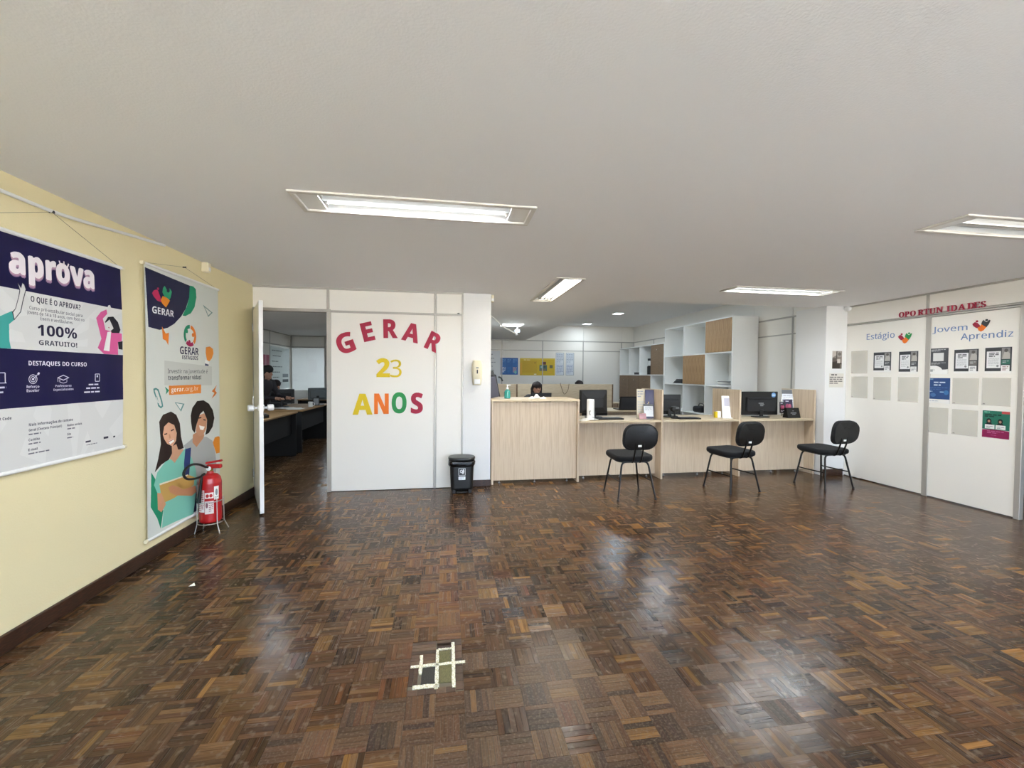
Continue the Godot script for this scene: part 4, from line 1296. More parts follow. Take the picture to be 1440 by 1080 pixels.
func build_notice_wall() -> void:
	var f := on_right()
	var g := "paper notices on the right wall"
	pinned("job_notice", "dark framed job notice beneath the word Estágio, farther from the grey rail", "notice", f, -4.607, 1.672, 0.215, 0.255, job_sheet(0), g)
	pinned("job_notice", "dark framed job notice just left of the grey rail", "notice", f, -4.302, 1.668, 0.21, 0.27, job_sheet(1), g)
	var c := canvas(182, 285, 1.2, "f1f0ec")
	c.rect(0, 0, 182, 200, "4e5053")
	c.oval(130, 196, 110, 42, "4e5053"); c.oval(40, 250, 90, 58, "f1f0ec")
	c.lines(20, 14, 140, 2, 13, 7, "c9cacb", 4); c.rect(38, 52, 102, 92, "dcdcda"); c.lines(20, 160, 140, 2, 12, 6, "b9babb", 6); c.lines(14, 236, 40, 2, 14, 9, "55575b", 7)
	pinned("code_notice", "dark grey notice with a pale square and white wavy foot", "notice", f, -3.978, 1.681, 0.182, 0.285, c.material(0.35), g)
	pinned("job_notice", "dark framed job notice with a grey photo below the word Jovem", "notice", f, -3.742, 1.66, 0.21, 0.26, job_sheet(2), g)
	pinned("job_notice", "dark framed job notice with a green block, nearest the end post", "notice", f, -3.479, 1.665, 0.205, 0.265, job_sheet(3), g)
	c = canvas(214, 280, 1.2, "eceae6")
	c.rect(0, 0, 214, 236, "27487c")
	c.lines(6, 8, 90, 1, 10, 12, "7fa0b8", 2); c.lines(60, 42, 110, 2, 30, 14, "d3dcea", 3); c.lines(16, 104, 180, 2, 18, 9, "44669c", 4); c.lines(14, 146, 60, 1, 10, 8, "c3d2e6", 5); c.lines(120, 150, 60, 1, 10, 10, "9fc3e0", 6); c.oval(56, 190, 26, 22, "4a70a4"); c.oval(180, 160, 22, 26, "3c74ac"); c.lines(14, 252, 150, 1, 10, 8, "a9b4c6", 8)
	pinned("blue_notice", "blue notice with white lines in the second row beside the rail", "notice", f, -3.986, 1.35, 0.214, 0.28, c.material(0.35), g)
	c = canvas(210, 275, 1.3, "e9e4e0")
	c.rect(0, 0, 210, 190, "23705c")
	c.rect(150, 0, 60, 26, "c24a4a"); c.lines(14, 12, 70, 1, 10, 8, "8fd0b4", 3); c.lines(18, 36, 130, 2, 17, 12, "14352e", 4)
	for x in [52, 140]:
		c.oval(x, 104, 20, 26, "15181c"); c.oval(x, 108, 10, 13, "b98a72"); c.poly([x - 32, 146, x - 18, 124, x + 18, 124, x + 32, 146], "17191d")
	c.rect(22, 142, 76, 42, "eceae8"); c.rect(106, 142, 76, 42, "eceae8"); c.lines(32, 158, 56, 2, 12, 6, "8a8d90", 5); c.lines(116, 158, 56, 2, 12, 6, "8a8d90", 6)
	c.oval(105, 215, 150, 26, "8c1d50"); c.rect(0, 212, 210, 63, "8c1d50"); c.lines(40, 204, 130, 2, 16, 8, "c06a94", 7); c.lines(70, 244, 70, 1, 10, 6, "b05a86", 8)
	pinned("talk_poster", "green and magenta poster with two portraits low by the end post", "poster", f, -3.483, 1.026, 0.21, 0.272, c.material(0.35), g)
	var said := ["empty clear pocket high in the column nearest the corner", "empty clear pocket low in the column nearest the corner", "empty clear pocket below the first dark job notice", "empty clear pocket left of the grey rail",
		"empty clear pocket beside the blue notice", "empty clear pocket above the green and magenta poster", "empty clear pocket under the blue notice", "empty clear pocket beside the green and magenta poster"]
	var k := 0
	for e in [[-4.91, 1.70, 0.225, 0.3], [-4.90, 1.36, 0.225, 0.285], [-4.602, 1.355, 0.215, 0.288], [-4.304, 1.357, 0.222, 0.295], [-3.749, 1.352, 0.227, 0.28], [-3.495, 1.358, 0.222, 0.28], [-3.988, 1.02, 0.208, 0.285], [-3.746, 1.015, 0.225, 0.27]]:
		var t := pinned("paper_pocket", said[k], "pocket", f, e[0], e[1], e[2], e[3], M.pocket, "empty paper pockets on the right wall", "clear_sleeve")
		part("clip", MB.new().box(Vector3(-e[2] * 0.5 + 0.02, -e[3] * 0.5 + 0.014, 0.002), Vector3(0.016, 0.006, 0.002), 0.0005), M.charcoal, t)
		k += 1
	# vinyl headings with the heart of three figures, cut out and stuck on
	var blue := paint("6a86b4", 0.6)
	for e in [["Estágio", -4.706, 1.838, 0.345, 0.074, "blue word Estágio stuck on the right wall"], ["Jovem", -3.956, 1.858, 0.322, 0.062, "blue word Jovem stuck on the right wall"], ["Aprendiz", -3.69, 1.757, 0.42, 0.066, "blue word Aprendiz stuck on the right wall"]]:
		var tm := letters_mesh(e[0], e[4], 0.0015, "regular")
		tm.horizontal_alignment = HORIZONTAL_ALIGNMENT_LEFT
		var box := tm.get_aabb()
		var o := part(numbered("vinyl_word"), tm, blue, self)
		o.transform = f * Transform3D(Basis.from_scale(Vector3(e[3] / box.size.x, 1, 1)), Vector3(e[1] - box.position.x * e[3] / box.size.x, e[2] + e[4] * 0.5 - (0.0 if e[0] == "Jovem" else 0.0), 0.0012))
		tag(o, e[5], "lettering", "blue wall headings")
	for e in [["four figures heart sticker with green wing beside the word Estágio", -4.243, 1.83, 0.155, M.green], ["heart sticker with black wing above the word Aprendiz", -3.52, 1.898, 0.148, M.black]]:
		var t := frame_thing("heart_sticker", e[0].replace("four figures ", ""), "sticker", f, Vector3(e[1], e[2], 0.0006), "heart stickers")
		var s: float = e[3]
		for q in [[[-0.5, 0.12, -0.36, 0.24, -0.2, 0.16, -0.08, 0.0, -0.02, -0.16, -0.14, -0.24, -0.3, -0.16, -0.44, -0.02], M.magenta, 0.0012], [[0.04, 0.22, 0.12, 0.34, 0.2, 0.22, 0.3, 0.16, 0.42, 0.3, 0.5, 0.26, 0.42, 0.02, 0.28, -0.2, 0.12, -0.1, 0.0, 0.06], e[4], 0.0016], [[-0.2, -0.16, -0.06, -0.1, 0.02, 0.04, 0.16, -0.08, 0.28, -0.18, 0.14, -0.38, 0.0, -0.46, -0.14, -0.36], M.orange, 0.002]]:
			var pts := PackedVector2Array()
			for j in range(0, q[0].size(), 2):
				pts.append(Vector2(q[0][j], q[0][j + 1]) * s)
			part("figure_body", MB.new().extrude(pts, q[2]), q[1], t)
		for q in [[-0.24, 0.28, M.magenta], [0.29, 0.3, e[4]]]:
			part("figure_head", MB.new().lathe([Vector2(0, 0), Vector2(0.075 * s, 0), Vector2(0.075 * s, 0.0015), Vector2(0, 0.0015)], 16, Transform3D(Basis(Vector3(1, 0, 0), Vector3(0, 0, 1), Vector3(0, -1, 0)), Vector3(q[0] * s, q[1] * s, 0))), q[2], t)
	# the photograph and the text on the right column
	var fc := on_back(-4.98)
	c = canvas(150, 240, 1.2, "857c74")
	c.poly([0, 0, 70, 0, 60, 60, 0, 90], "b9b0a8"); c.rect(62, 0, 14, 110, "4a423c"); c.rect(78, 6, 66, 70, "a39d96"); c.oval(112, 40, 26, 24, "6b645e"); c.poly([0, 150, 80, 130, 150, 165, 150, 240, 0, 240], "3b322c"); c.rect(78, 110, 48, 54, "cfc9c2"); c.poly([0, 100, 70, 92, 66, 140, 0, 150], "5f554d"); c.rect(120, 180, 30, 60, "6f675f")
	pinned("old_photo", "brown toned photo print on the right column", "photo", fc, 5.195, 1.705, 0.15, 0.24, c.material(0.5), "")
	c = canvas(230, 190, 1.2, "ded9cf")
	c.lines(30, 12, 150, 1, 16, 15, "3f3d3b", 3); c.lines(6, 46, 216, 4, 27, 14, "6b6865", 4)
	pinned("text_notice", "white sheet of small black text below the column photo", "notice", fc, 5.155, 1.40, 0.225, 0.19, c.material(0.7), "")

# ---------------------------------------------------------------- fittings on the walls

func build_wall_fittings() -> void:
	var t := thing("soap_dispenser", "ivory soap dispenser on the white column", "dispenser", Vector3(0.362, 1.225, -5.035))
	var rings := []
	for e in [[0.0, 0.098, 0.045], [0.05, 0.11, 0.07], [0.15, 0.122, 0.085], [0.24, 0.118, 0.08], [0.285, 0.1, 0.06], [0.295, 0.08, 0.04]]:
		var ring := []
		for q in MB.rounded(e[1], e[2] * 2.0, 0.03, 4):
			ring.append(Vector3(q.x, e[0], maxf(q.y, 0.0)))
		rings.append(ring)
	part("dispenser_body", MB.new().loft(rings), M.ivory, t)
	part("push_plate", MB.new().box(Vector3(0, 0.052, 0.066), Vector3(0.07, 0.08, 0.014), 0.004), M.white, t)
	part("sight_glass", MB.new().box(Vector3(0, 0.16, 0.086), Vector3(0.014, 0.045, 0.004), 0.001), M.charcoal, t)
	part("emblem", MB.new().box(Vector3(0, 0.205, 0.0835), Vector3(0.03, 0.014, 0.003), 0.001), M.grey, t)
	for e in [["small ivory alarm sensor at the top of the white column", Vector3(0.548, 2.22, -5.06), 0.0, "box"], ["ivory alarm sensor high on the cream wall", Vector3(LEFT_X + 0.03, 2.225, -4.06), 90.0, "box"]]:
		var s := thing("alarm_sensor", e[0], "sensor", e[1], e[2], "alarm sensors")
		part("sensor_body", MB.new().box(Vector3(0, 0.045, 0), Vector3(0.06 if e[2] > 0 else 0.034, 0.085, 0.056), 0.008), M.ivory, s)
		part("lens", MB.new().box(Vector3(0, 0.03, 0.0275), Vector3(0.03, 0.03, 0.004), 0.0015), M.white, s)
	var d := thing("dome_sensor", "white round sensor in the ceiling corner by the notice wall", "sensor", Vector3(RIGHT_X - 0.045, CEIL - 0.075, -4.935))
	part("dome", MB.new().lathe([Vector2(0, 0), Vector2(0.024, 0.008), Vector2(0.038, 0.026), Vector2(0.04, 0.045), Vector2(0.036, 0.055), Vector2(0, 0.055)], 18), M.white, d)
	part("bracket", MB.new().box(Vector3(0, 0.065, 0), Vector3(0.03, 0.02, 0.03), 0.003), M.white, d)
	var duct := MB.new()
	duct.tube(arc([Vector3(LEFT_X + 0.011, 2.214, -0.3), Vector3(LEFT_X + 0.011, 2.214, -2.66), Vector3(LEFT_X + 0.011, 2.243, -2.952), Vector3(LEFT_X + 0.011, 2.27, -3.185), Vector3(LEFT_X + 0.011, 2.306, -3.54)], 0.1), 0.01, 8)
	var o := part("cable_duct", duct, M.white, self)
	tag(o, "thin white cable duct running along the top of the cream wall", "cable duct")
	var clip := thing("rail_clip", "tiny dark clip on the rail of the panel wall", "clip", Vector3(0.14, 2.065, BACK_Z + 0.004))
	part("clip_body", MB.new().box(Vector3(0, 0.006, 0.004), Vector3(0.026, 0.01, 0.012), 0.002), M.charcoal, clip)

# ---------------------------------------------------------------- extinguisher and bin

func build_extinguisher() -> void:
	var at := Vector3(-1.978, 0, -3.9)
	var s := thing("extinguisher_stand", "thin grey wire floor stand under the fire extinguisher", "stand", at)
	for y in [0.085, 0.27]:
		var ring := []
		for k in 25:
			ring.append(Vector3(0.092 * cos(TAU * k / 24), y, 0.092 * sin(TAU * k / 24)))
		part("ring", MB.new().tube(ring, 0.0035, 6, false), M.wire, s)
	part("tray", MB.new().box(Vector3(0, 0.083, 0), Vector3(0.186, 0.004, 0.012), 0.001), M.wire, s)
	for a in [35.0, 145.0, 215.0, 325.0]:
		var d := Vector3(cos(deg_to_rad(a)), 0, sin(deg_to_rad(a)))
		var out := 0.128 if d.x > 0 else 0.112
		part("leg", MB.new().tube([d * 0.092 + Vector3(0, 0.29, 0), d * 0.094 + Vector3(0, 0.085, 0), d * out + Vector3(0, 0.004, 0)], 0.004, 6), M.wire, s)
	var t := thing("fire_extinguisher", "red fire extinguisher with a looped black hose by the tall banner", "extinguisher", at + Vector3(0, 0.088, 0))
	part("cylinder", MB.new().lathe([Vector2(0, 0.004), Vector2(0.066, 0.0), Vector2(0.08, 0.012), Vector2(0.0815, 0.03), Vector2(0.0815, 0.335), Vector2(0.074, 0.375), Vector2(0.055, 0.4), Vector2(0.026, 0.412), Vector2(0.022, 0.43), Vector2(0, 0.43)], 32), M.red, t)
	# paper labels wrapped on the cylinder
	for e in [[48.0, 92.0, 0.085, 0.29, 0], [94.0, 138.0, 0.1, 0.285, 1], [20.0, 46.0, 0.2, 0.31, 2]]:
		var c := canvas(100, 200, 1.0, "e9dcd8" if e[4] < 2 else "f0f0ec")
		if e[4] == 1:
			c.lines(8, 10, 84, 11, 17, 8, "a83a40", 4)
		elif e[4] == 0:
			c.rect(0, 0, 100, 26, "b4161c"); c.oval(30, 52, 18, 14, "b4161c"); c.oval(70, 52, 18, 14, "b4161c"); c.rect(0, 74, 100, 22, "b4161c"); c.oval(24, 130, 14, 22, "8a5a66"); c.lines(46, 110, 48, 5, 16, 6, "8a4a50", 5)
		else:
			c.oval(50, 90, 26, 50, "8a8f92"); c.lines(10, 160, 80, 2, 18, 8, "55585a", 6)
		var lm := c.material(0.35)
		var mb := MB.new()
		for k in 8:
			var a0 := deg_to_rad(lerpf(e[0], e[1], k / 8.0))
			var a1 := deg_to_rad(lerpf(e[0], e[1], (k + 1) / 8.0))
			var r := 0.0822
			# seen from outside, the angle grows to the left
			mb.quad(Vector3(r * cos(a1), e[2], r * sin(a1)), Vector3(r * cos(a0), e[2], r * sin(a0)), Vector3(r * cos(a0), e[3], r * sin(a0)), Vector3(r * cos(a1), e[3], r * sin(a1)), Vector3(cos((a0 + a1) / 2), 0, sin((a0 + a1) / 2)), Vector2(1.0 - (k + 1) / 8.0, 1), Vector2(1.0 - k / 8.0, 1), Vector2(1.0 - k / 8.0, 0), Vector2(1.0 - (k + 1) / 8.0, 0))
		mb.smooth = true
		part("paper_label", mb, lm, t)
	part("valve", MB.new().lathe([Vector2(0, 0.43), Vector2(0.02, 0.43), Vector2(0.022, 0.445), Vector2(0.016, 0.455), Vector2(0.016, 0.48), Vector2(0, 0.482)], 14), M.brass, t)
	part("grip", MB.new().box(Vector3(0.032, 0.47, 0.0), Vector3(0.115, 0.034, 0.036), 0.008, Transform3D.IDENTITY), M.red, t)
	part("lever", MB.new().box(Vector3(0.03, 0.0, 0.0), Vector3(0.125, 0.016, 0.03), 0.004, Transform3D(Basis(Vector3(0, 0, 1), 0.16), Vector3(0.0, 0.503, 0))), M.red, t)
	part("gauge", MB.new().lathe([Vector2(0, 0), Vector2(0.018, 0), Vector2(0.018, 0.01), Vector2(0, 0.012)], 14, Transform3D(Basis(Vector3(1, 0, 0), Vector3(0, 0, 1), Vector3(0, -1, 0)), Vector3(0.0, 0.455, 0.02))), M.white, t)
	var hose := [Vector3(0.0, 0.462, 0.0), Vector3(-0.01, 0.475, 0.05), Vector3(-0.025, 0.508, 0.11), Vector3(-0.035, 0.525, 0.19), Vector3(-0.04, 0.51, 0.26), Vector3(-0.045, 0.47, 0.285), Vector3(-0.035, 0.43, 0.265), Vector3(-0.02, 0.412, 0.2), Vector3(-0.008, 0.412, 0.13), Vector3(0.0, 0.425, 0.085)]
	var curve := Curve3D.new()
	curve.bake_interval = 0.015
	for k in hose.size():
		var tang: Vector3 = (hose[mini(k + 1, hose.size() - 1)] - hose[maxi(k - 1, 0)]) / 6.0
		curve.add_point(hose[k], -tang, tang)
	part("hose", MB.new().tube(Array(curve.get_baked_points()), 0.0095, 10), M.black, t)
	part("nozzle", MB.new().lathe([Vector2(0.0, 0.0), Vector2(0.016, 0.0), Vector2(0.012, 0.1), Vector2(0.009, 0.2), Vector2(0.004, 0.24), Vector2(0, 0.241)], 12, Transform3D(Basis(Vector3(0, 0, 1), -0.12), Vector3(-0.035, 0.19, 0.108))), M.black, t)

func build_bin() -> void:
	var t := thing("pedal_bin", "black plastic pedal bin with a grey lid in front of the white column", "bin", Vector3(0.18, 0, -4.86))
	t.scale = Vector3(1.13, 1.03, 1.0)
	var rings := []
	for e in [[0.035, 0.218, 0.205], [0.06, 0.222, 0.21], [0.3, 0.24, 0.225], [0.315, 0.246, 0.23]]:
		var ring := []
		for q in MB.rounded(e[1], e[2], 0.045, 4):
			ring.append(Vector3(q.x, e[0], q.y))
		rings.append(ring)
	part("bin_body", MB.new().loft(rings), M.black, t)
	var bag := []      # the crumpled rim of the liner
	var rng := RandomNumberGenerator.new()
	rng.seed = 2
	for e in [[0.3, 0.252], [0.318, 0.268], [0.345, 0.266], [0.362, 0.256]]:
		var ring := []
		for q in MB.rounded(e[1], e[1] - 0.012, 0.06, 6):
			ring.append(Vector3(q.x, e[0] + rng.randf_range(-0.006, 0.006), q.y) * Vector3(rng.randf_range(0.97, 1.03), 1, rng.randf_range(0.97, 1.03)))
		bag.append(ring)
	part("liner", MB.new().loft(bag), paint("0d0d0e", 0.18), t)
	part("lid", MB.new().pad(0.272, 0.262, 0.032, 0.11, 0.014, Transform3D(Basis(Vector3(1, 0, 0), Vector3(0, 0, -1), Vector3(0, 1, 0)), Vector3(0, 0.379, 0))), paint("2c2d2d", 0.35), t)
	part("pedal", MB.new().box(Vector3(0, 0.022, 0.115), Vector3(0.11, 0.014, 0.05), 0.004), M.black, t)
	for x in [-0.08, 0.08]:
		for z in [-0.07, 0.085]:
			part("foot", MB.new().box(Vector3(x, 0.022, z), Vector3(0.036, 0.044, 0.04), 0.005), M.black, t)
	var c := canvas(50, 60, 3.0, "d8d8d8")
	c.rect(3, 3, 44, 54, "2a2a2c"); c.oval(20, 26, 9, 14, "d8d8d8", 0, 360, 0.55); c.poly([26, 46, 30, 14, 40, 10, 42, 30, 34, 50], "d8d8d8"); c.oval(35, 12, 4, 4, "d8d8d8")
	var s := part("recycling_sticker", MB.new().sheet(0.068, 0.08, 0.001), c.material(0.4), t)
	s.transform = Transform3D(Basis(Vector3.RIGHT, -0.045), Vector3(0.0, 0.242, 0.1128))
	c = canvas(56, 28, 3.0, "e6ebee")
	c.lines(8, 6, 40, 3, 7, 3, "9aa4aa", 3)
	s = part("white_sticker", MB.new().sheet(0.068, 0.036, 0.001), c.material(0.4), t)
	s.transform = Transform3D(Basis(Vector3.RIGHT, -0.045), Vector3(0.0, 0.172, 0.1095))

# ---------------------------------------------------------------- things on the counters

func monitor(label: String, at: Vector3, turn: float, w: float, h: float, lift: float, old: bool) -> Node3D:   # its back towards +z
	var t := thing("computer_monitor", label, "monitor", at, turn, "computer monitors")
	part("bezel", MB.new().box(Vector3(0, lift + h * 0.5, -0.02), Vector3(w, h, 0.03), 0.006), M.black, t)
	part("screen", MB.new().box(Vector3(0, lift + h * 0.5 + 0.004, -0.0345), Vector3(w - 0.03, h - 0.04, 0.003), 0.001), M.screen, t)
	if old:
		var rings := []
		for e in [[-0.006, 0.96, 0.96, 0.0], [0.02, 0.94, 0.92, 0.0], [0.05, 0.62, 0.56, -0.03], [0.055, 0.58, 0.52, -0.03]]:
			rings.append([Vector3(-w * 0.5 * e[1], lift + h * (0.5 - e[2] * 0.5) + e[3] * 0.0, e[0]), Vector3(w * 0.5 * e[1], lift + h * (0.5 - e[2] * 0.5), e[0]), Vector3(w * 0.5 * e[1], lift + h * (0.5 + e[2] * 0.5) + e[3], e[0]), Vector3(-w * 0.5 * e[1], lift + h * (0.5 + e[2] * 0.5) + e[3], e[0])])
		var mb := MB.new().loft(rings)
		mb.smooth = false
		part("back_shell", mb, M.black_soft, t)
	else:
		part("back_shell", MB.new().box(Vector3(0, lift + h * 0.45, 0.008), Vector3(w * 0.8, h * 0.62, 0.03), 0.01), M.black_soft, t)
	part("neck", MB.new().box(Vector3(0, lift * 0.5 + 0.04, 0.018), Vector3(0.05, lift + 0.09, 0.022), 0.004), M.black, t)
	part("stand_base", MB.new().pad(0.24, 0.17, 0.014, 0.07, 0.004, Transform3D(Basis(Vector3(1, 0, 0), Vector3(0, 0, -1), Vector3(0, 1, 0)), Vector3(0, 0.007, 0))), M.black, t)
	return t

func keyboard(label: String, at: Vector3, turn: float, w: float) -> void:
	var t := thing("keyboard", label, "keyboard", at, turn, "keyboards on the counters")
	part("keyboard_case", MB.new().box(Vector3(0, 0.009, 0), Vector3(w, 0.018, 0.14), 0.004), M.black, t)
	for r in 4:
		part("key_row", MB.new().box(Vector3(0, 0.0195, -0.048 + r * 0.03), Vector3(w - 0.03, 0.006, 0.024), 0.001), M.charcoal, t)

func leaflet(parent: Node3D, called: String, w: float, h: float, m: Material, at: Vector3, lean: float, turn: float, bend := 0.0) -> void:
	var mb := MB.new()
	mb.smooth = true
	for j in 8:
		var p := []
		for q in [j, j + 1]:
			var f: float = q / 8.0
			p.append(Vector3(0, h * f, -bend * f * f))
		for o in [0.0, -0.0012]:
			var z := Vector3(0, 0, o)
			mb.quad(p[0] + Vector3(-w / 2, 0, 0) + z, p[0] + Vector3(w / 2, 0, 0) + z, p[1] + Vector3(w / 2, 0, 0) + z, p[1] + Vector3(-w / 2, 0, 0) + z, Vector3(0, 0, 1 if o == 0.0 else -1), Vector2(0, 1 - j / 8.0), Vector2(1, 1 - j / 8.0), Vector2(1, 1 - (j + 1) / 8.0), Vector2(0, 1 - (j + 1) / 8.0))
	var o := part(called, mb, m, parent)
	o.transform = Transform3D(Basis(Vector3.UP, turn) * Basis(Vector3.RIGHT, -lean), at)

func leaflet_print(back: String, kind: int) -> Material:
	var c := canvas(100, 210, 1.2, back)
	if kind == 0:
		c.rect(22, 100, 8, 22, "c9c4d8"); c.oval(40, 96, 6, 10, "b39a6a"); c.lines(20, 140, 40, 2, 14, 8, "cfc9da", 2)
	elif kind == 1:
		c.lines(10, 14, 70, 3, 18, 8, "8a8f96", 3); c.lines(10, 90, 80, 5, 18, 6, "a9adb2", 4)
	elif kind == 2:
		c.rect(0, 0, 100, 36, "6a6d72"); c.lines(12, 50, 76, 4, 16, 7, "a7abb1", 5)
	else:
		c.lines(20, 20, 60, 1, 14, 10, "d6cfe0", 6); c.oval(40, 100, 22, 40, "8f2f52"); c.oval(66, 96, 16, 34, "b0506a"); c.lines(20, 160, 56, 2, 16, 9, "d8d2dd", 7)
	return c.material(0.35)

func build_counter_items() -> void:
	var top := 1.045
	var low := 0.77
	var t := thing("sanitizer_bottle", "turquoise hand sanitizer pump bottle on the tall counter", "bottle", Vector3(0.775, top, -5.32))
	var gel := paint("2aa39a", 0.1)
	gel.transparency = BaseMaterial3D.TRANSPARENCY_ALPHA
	gel.albedo_color.a = 0.75
	part("bottle_body", MB.new().lathe([Vector2(0, 0.001), Vector2(0.036, 0.001), Vector2(0.04, 0.006), Vector2(0.04, 0.085), Vector2(0.03, 0.105), Vector2(0.014, 0.112), Vector2(0.014, 0.12), Vector2(0, 0.12)], 20), gel, t)
	part("pump", MB.new().lathe([Vector2(0, 0.12), Vector2(0.017, 0.12), Vector2(0.017, 0.14), Vector2(0.006, 0.142), Vector2(0.006, 0.165), Vector2(0.013, 0.168), Vector2(0.013, 0.178), Vector2(0, 0.18)], 14), M.white, t)
	part("spout", MB.new().box(Vector3(0.02, 0.172, 0), Vector3(0.045, 0.01, 0.012), 0.002), M.white, t)
	t = thing("display_board", "dark grey slanted board leaning by the white column", "board", Vector3(0.61, top + 0.012, -5.42))
	var lean := Transform3D(Basis(Vector3(0, 0, 1), 0.2), Vector3(0.055, 0, 0))
	part("board_panel", MB.new().box(Vector3(-0.045, 0.145, 0), Vector3(0.12, 0.27, 0.12), 0.004, lean), paint("4a4a58", 0.6), t)
	part("dark_edge", MB.new().box(Vector3(0.02, 0.15, 0.0), Vector3(0.012, 0.29, 0.125), 0.003, lean), M.black, t)
	part("holder_clip", MB.new().box(Vector3(-0.02, 0.315, 0.0), Vector3(0.05, 0.07, 0.05), 0.01, lean), M.black, t)
	t = thing("handset", "black curved handset hanging at the top of the slanted board", "handset", Vector3(0.69, 1.285, -5.42))
	part("handset_body", MB.new().tube(arc([Vector3(-0.02, 0.035, 0), Vector3(0.015, 0.03, 0), Vector3(0.035, -0.02, 0)], 0.025), 0.011, 10), M.black, t)
	t = thing("crumpled_paper", "crumpled white paper with two torn pieces on the tall counter", "paper", Vector3(1.15, top, -5.28))
	var rng := RandomNumberGenerator.new()
	rng.seed = 12
	for e in [[-0.06, 0.05, 0.03], [0.0, 0.06, 0.055], [0.09, 0.05, 0.025]]:
		var rings := []
		for q in [[0.001, 1.0], [e[2] * 0.4, 0.9], [e[2], 0.25]]:
			var ring := []
			for k in 9:
				var a := TAU * k / 9
				ring.append(Vector3(e[0] + e[1] * q[1] * cos(a) * rng.randf_range(0.6, 1.2), q[0] * rng.randf_range(0.7, 1.1), 0.04 * q[1] * sin(a) * rng.randf_range(0.6, 1.2)))
			rings.append(ring)
		var mb := MB.new().loft(rings)
		mb.smooth = false
		part("torn_piece", mb, M.paper, t)
	# first low counter
	monitor("black square monitor seen from behind beside the tall counter", Vector3(2.005, low, -5.52), 4.0, 0.4, 0.32, 0.06, true)
	t = thing("white_canister", "white printed canister with a black emblem standing on a saucer", "canister", Vector3(1.862, low, -5.24))
	part("saucer", MB.new().lathe([Vector2(0, 0.001), Vector2(0.07, 0.001), Vector2(0.105, 0.01), Vector2(0.103, 0.014), Vector2(0.07, 0.007), Vector2(0, 0.007)], 28), M.white, t)
	part("canister_body", MB.new().lathe([Vector2(0, 0.008), Vector2(0.046, 0.008), Vector2(0.049, 0.014), Vector2(0.049, 0.25), Vector2(0.046, 0.256), Vector2(0.046, 0.27), Vector2(0, 0.272)], 28), M.white, t)
	var ring := []
	for k in 17:
		var a := TAU * k / 16.0
		ring.append(Vector3(0.0 + 0.017 * cos(a) * cos(0.35) - 0.018, 0.095 + 0.025 * sin(a), 0.0465 - 0.006 * cos(a)))
	part("ring_emblem", MB.new().tube(ring, 0.0035, 6, false), M.black, t)
	part("band", MB.new().lathe([Vector2(0.0494, 0.035), Vector2(0.0494, 0.041)], 28, Transform3D(Basis(Vector3(0, 0, 1), -0.12), Vector3(0.004, 0, 0))), M.charcoal, t)
	keyboard("black keyboard on the counter beside the white canister", Vector3(2.13, low, -5.27), 4.0, 0.36)
	t = thing("paper_note", "loose white papers at the left end of the first low counter", "papers", Vector3(1.74, low, -5.2))
	for k in 3:
		part("sheet", MB.new().box(Vector3(0.01 * k, 0.001 + 0.002 * k, 0.0), Vector3(0.1, 0.0016, 0.14), 0.0003, Transform3D(Basis(Vector3.UP, 0.3 * k - 0.2), Vector3.ZERO)), M.paper, t)
	t = thing("leaflet_holder", "clear holder with a navy booklet and a white card by the first divider", "leaflet holder", Vector3(2.63, low, -5.24), -8.0, "leaflet holders on the counters")
	part("acrylic_base", MB.new().box(Vector3(0, 0.004, 0), Vector3(0.21, 0.008, 0.12), 0.001), M.acrylic, t)
	part("acrylic_back", MB.new().box(Vector3(0, 0.1, -0.06), Vector3(0.21, 0.2, 0.003), 0.001), M.acrylic, t)
	leaflet(t, "booklet", 0.115, 0.38, leaflet_print("2b2750", 0), Vector3(0.06, 0.01, -0.03), -0.02, -0.15, 0.03)
	leaflet(t, "booklet", 0.12, 0.39, leaflet_print("c9bfa9", 1), Vector3(-0.045, 0.01, -0.05), 0.02, 0.1, 0.01)
	leaflet(t, "white_card", 0.12, 0.17, leaflet_print("dfe3e8", 2), Vector3(0.03, 0.04, 0.035), 0.32, -0.12)
	leaflet(t, "pink_leaflet", 0.1, 0.075, leaflet_print("b98a90", 1), Vector3(-0.05, 0.008, 0.05), 0.3, 0.2)
	# second low counter
	monitor("black monitor with a square back behind the second low counter", Vector3(3.12, low, -5.52), -3.0, 0.36, 0.28, 0.035, false)
	t = thing("web_camera", "small black web camera on a foot in front of the second monitor", "camera", Vector3(3.08, low, -5.3))
	part("camera_body", MB.new().pad(0.11, 0.075, 0.07, 0.03, 0.012, Transform3D(Basis.IDENTITY, Vector3(0, 0.13, 0))), M.black, t)
	part("camera_badge", MB.new().box(Vector3(0.02, 0.145, 0.036), Vector3(0.05, 0.012, 0.002), 0.0005), M.grey, t)
	part("camera_stem", MB.new().tube([Vector3(0, 0.01, 0), Vector3(0, 0.1, 0)], 0.012, 8), M.black, t)
	part("camera_foot", MB.new().lathe([Vector2(0, 0), Vector2(0.05, 0), Vector2(0.05, 0.012), Vector2(0, 0.014)], 16), M.black, t)
	keyboard("black keyboard under the second monitor", Vector3(3.24, low, -5.235), -3.0, 0.3)
	t = thing("desk_stand", "white leaning desk stand with a pale printed card beside the second divider", "desk stand", Vector3(3.87, low, -5.25), -14.0)
	var c := canvas(170, 300, 1.0, "f0eff2")
	c.rect(22, 28, 126, 120, "b9b7c4"); c.rect(10, 140, 80, 130, "fafafa"); c.lines(18, 170, 62, 5, 16, 5, "b9bac2", 3)
	leaflet(t, "printed_card", 0.17, 0.3, c.material(0.35), Vector3(0, 0.008, 0.0), 0.16, 0.0)
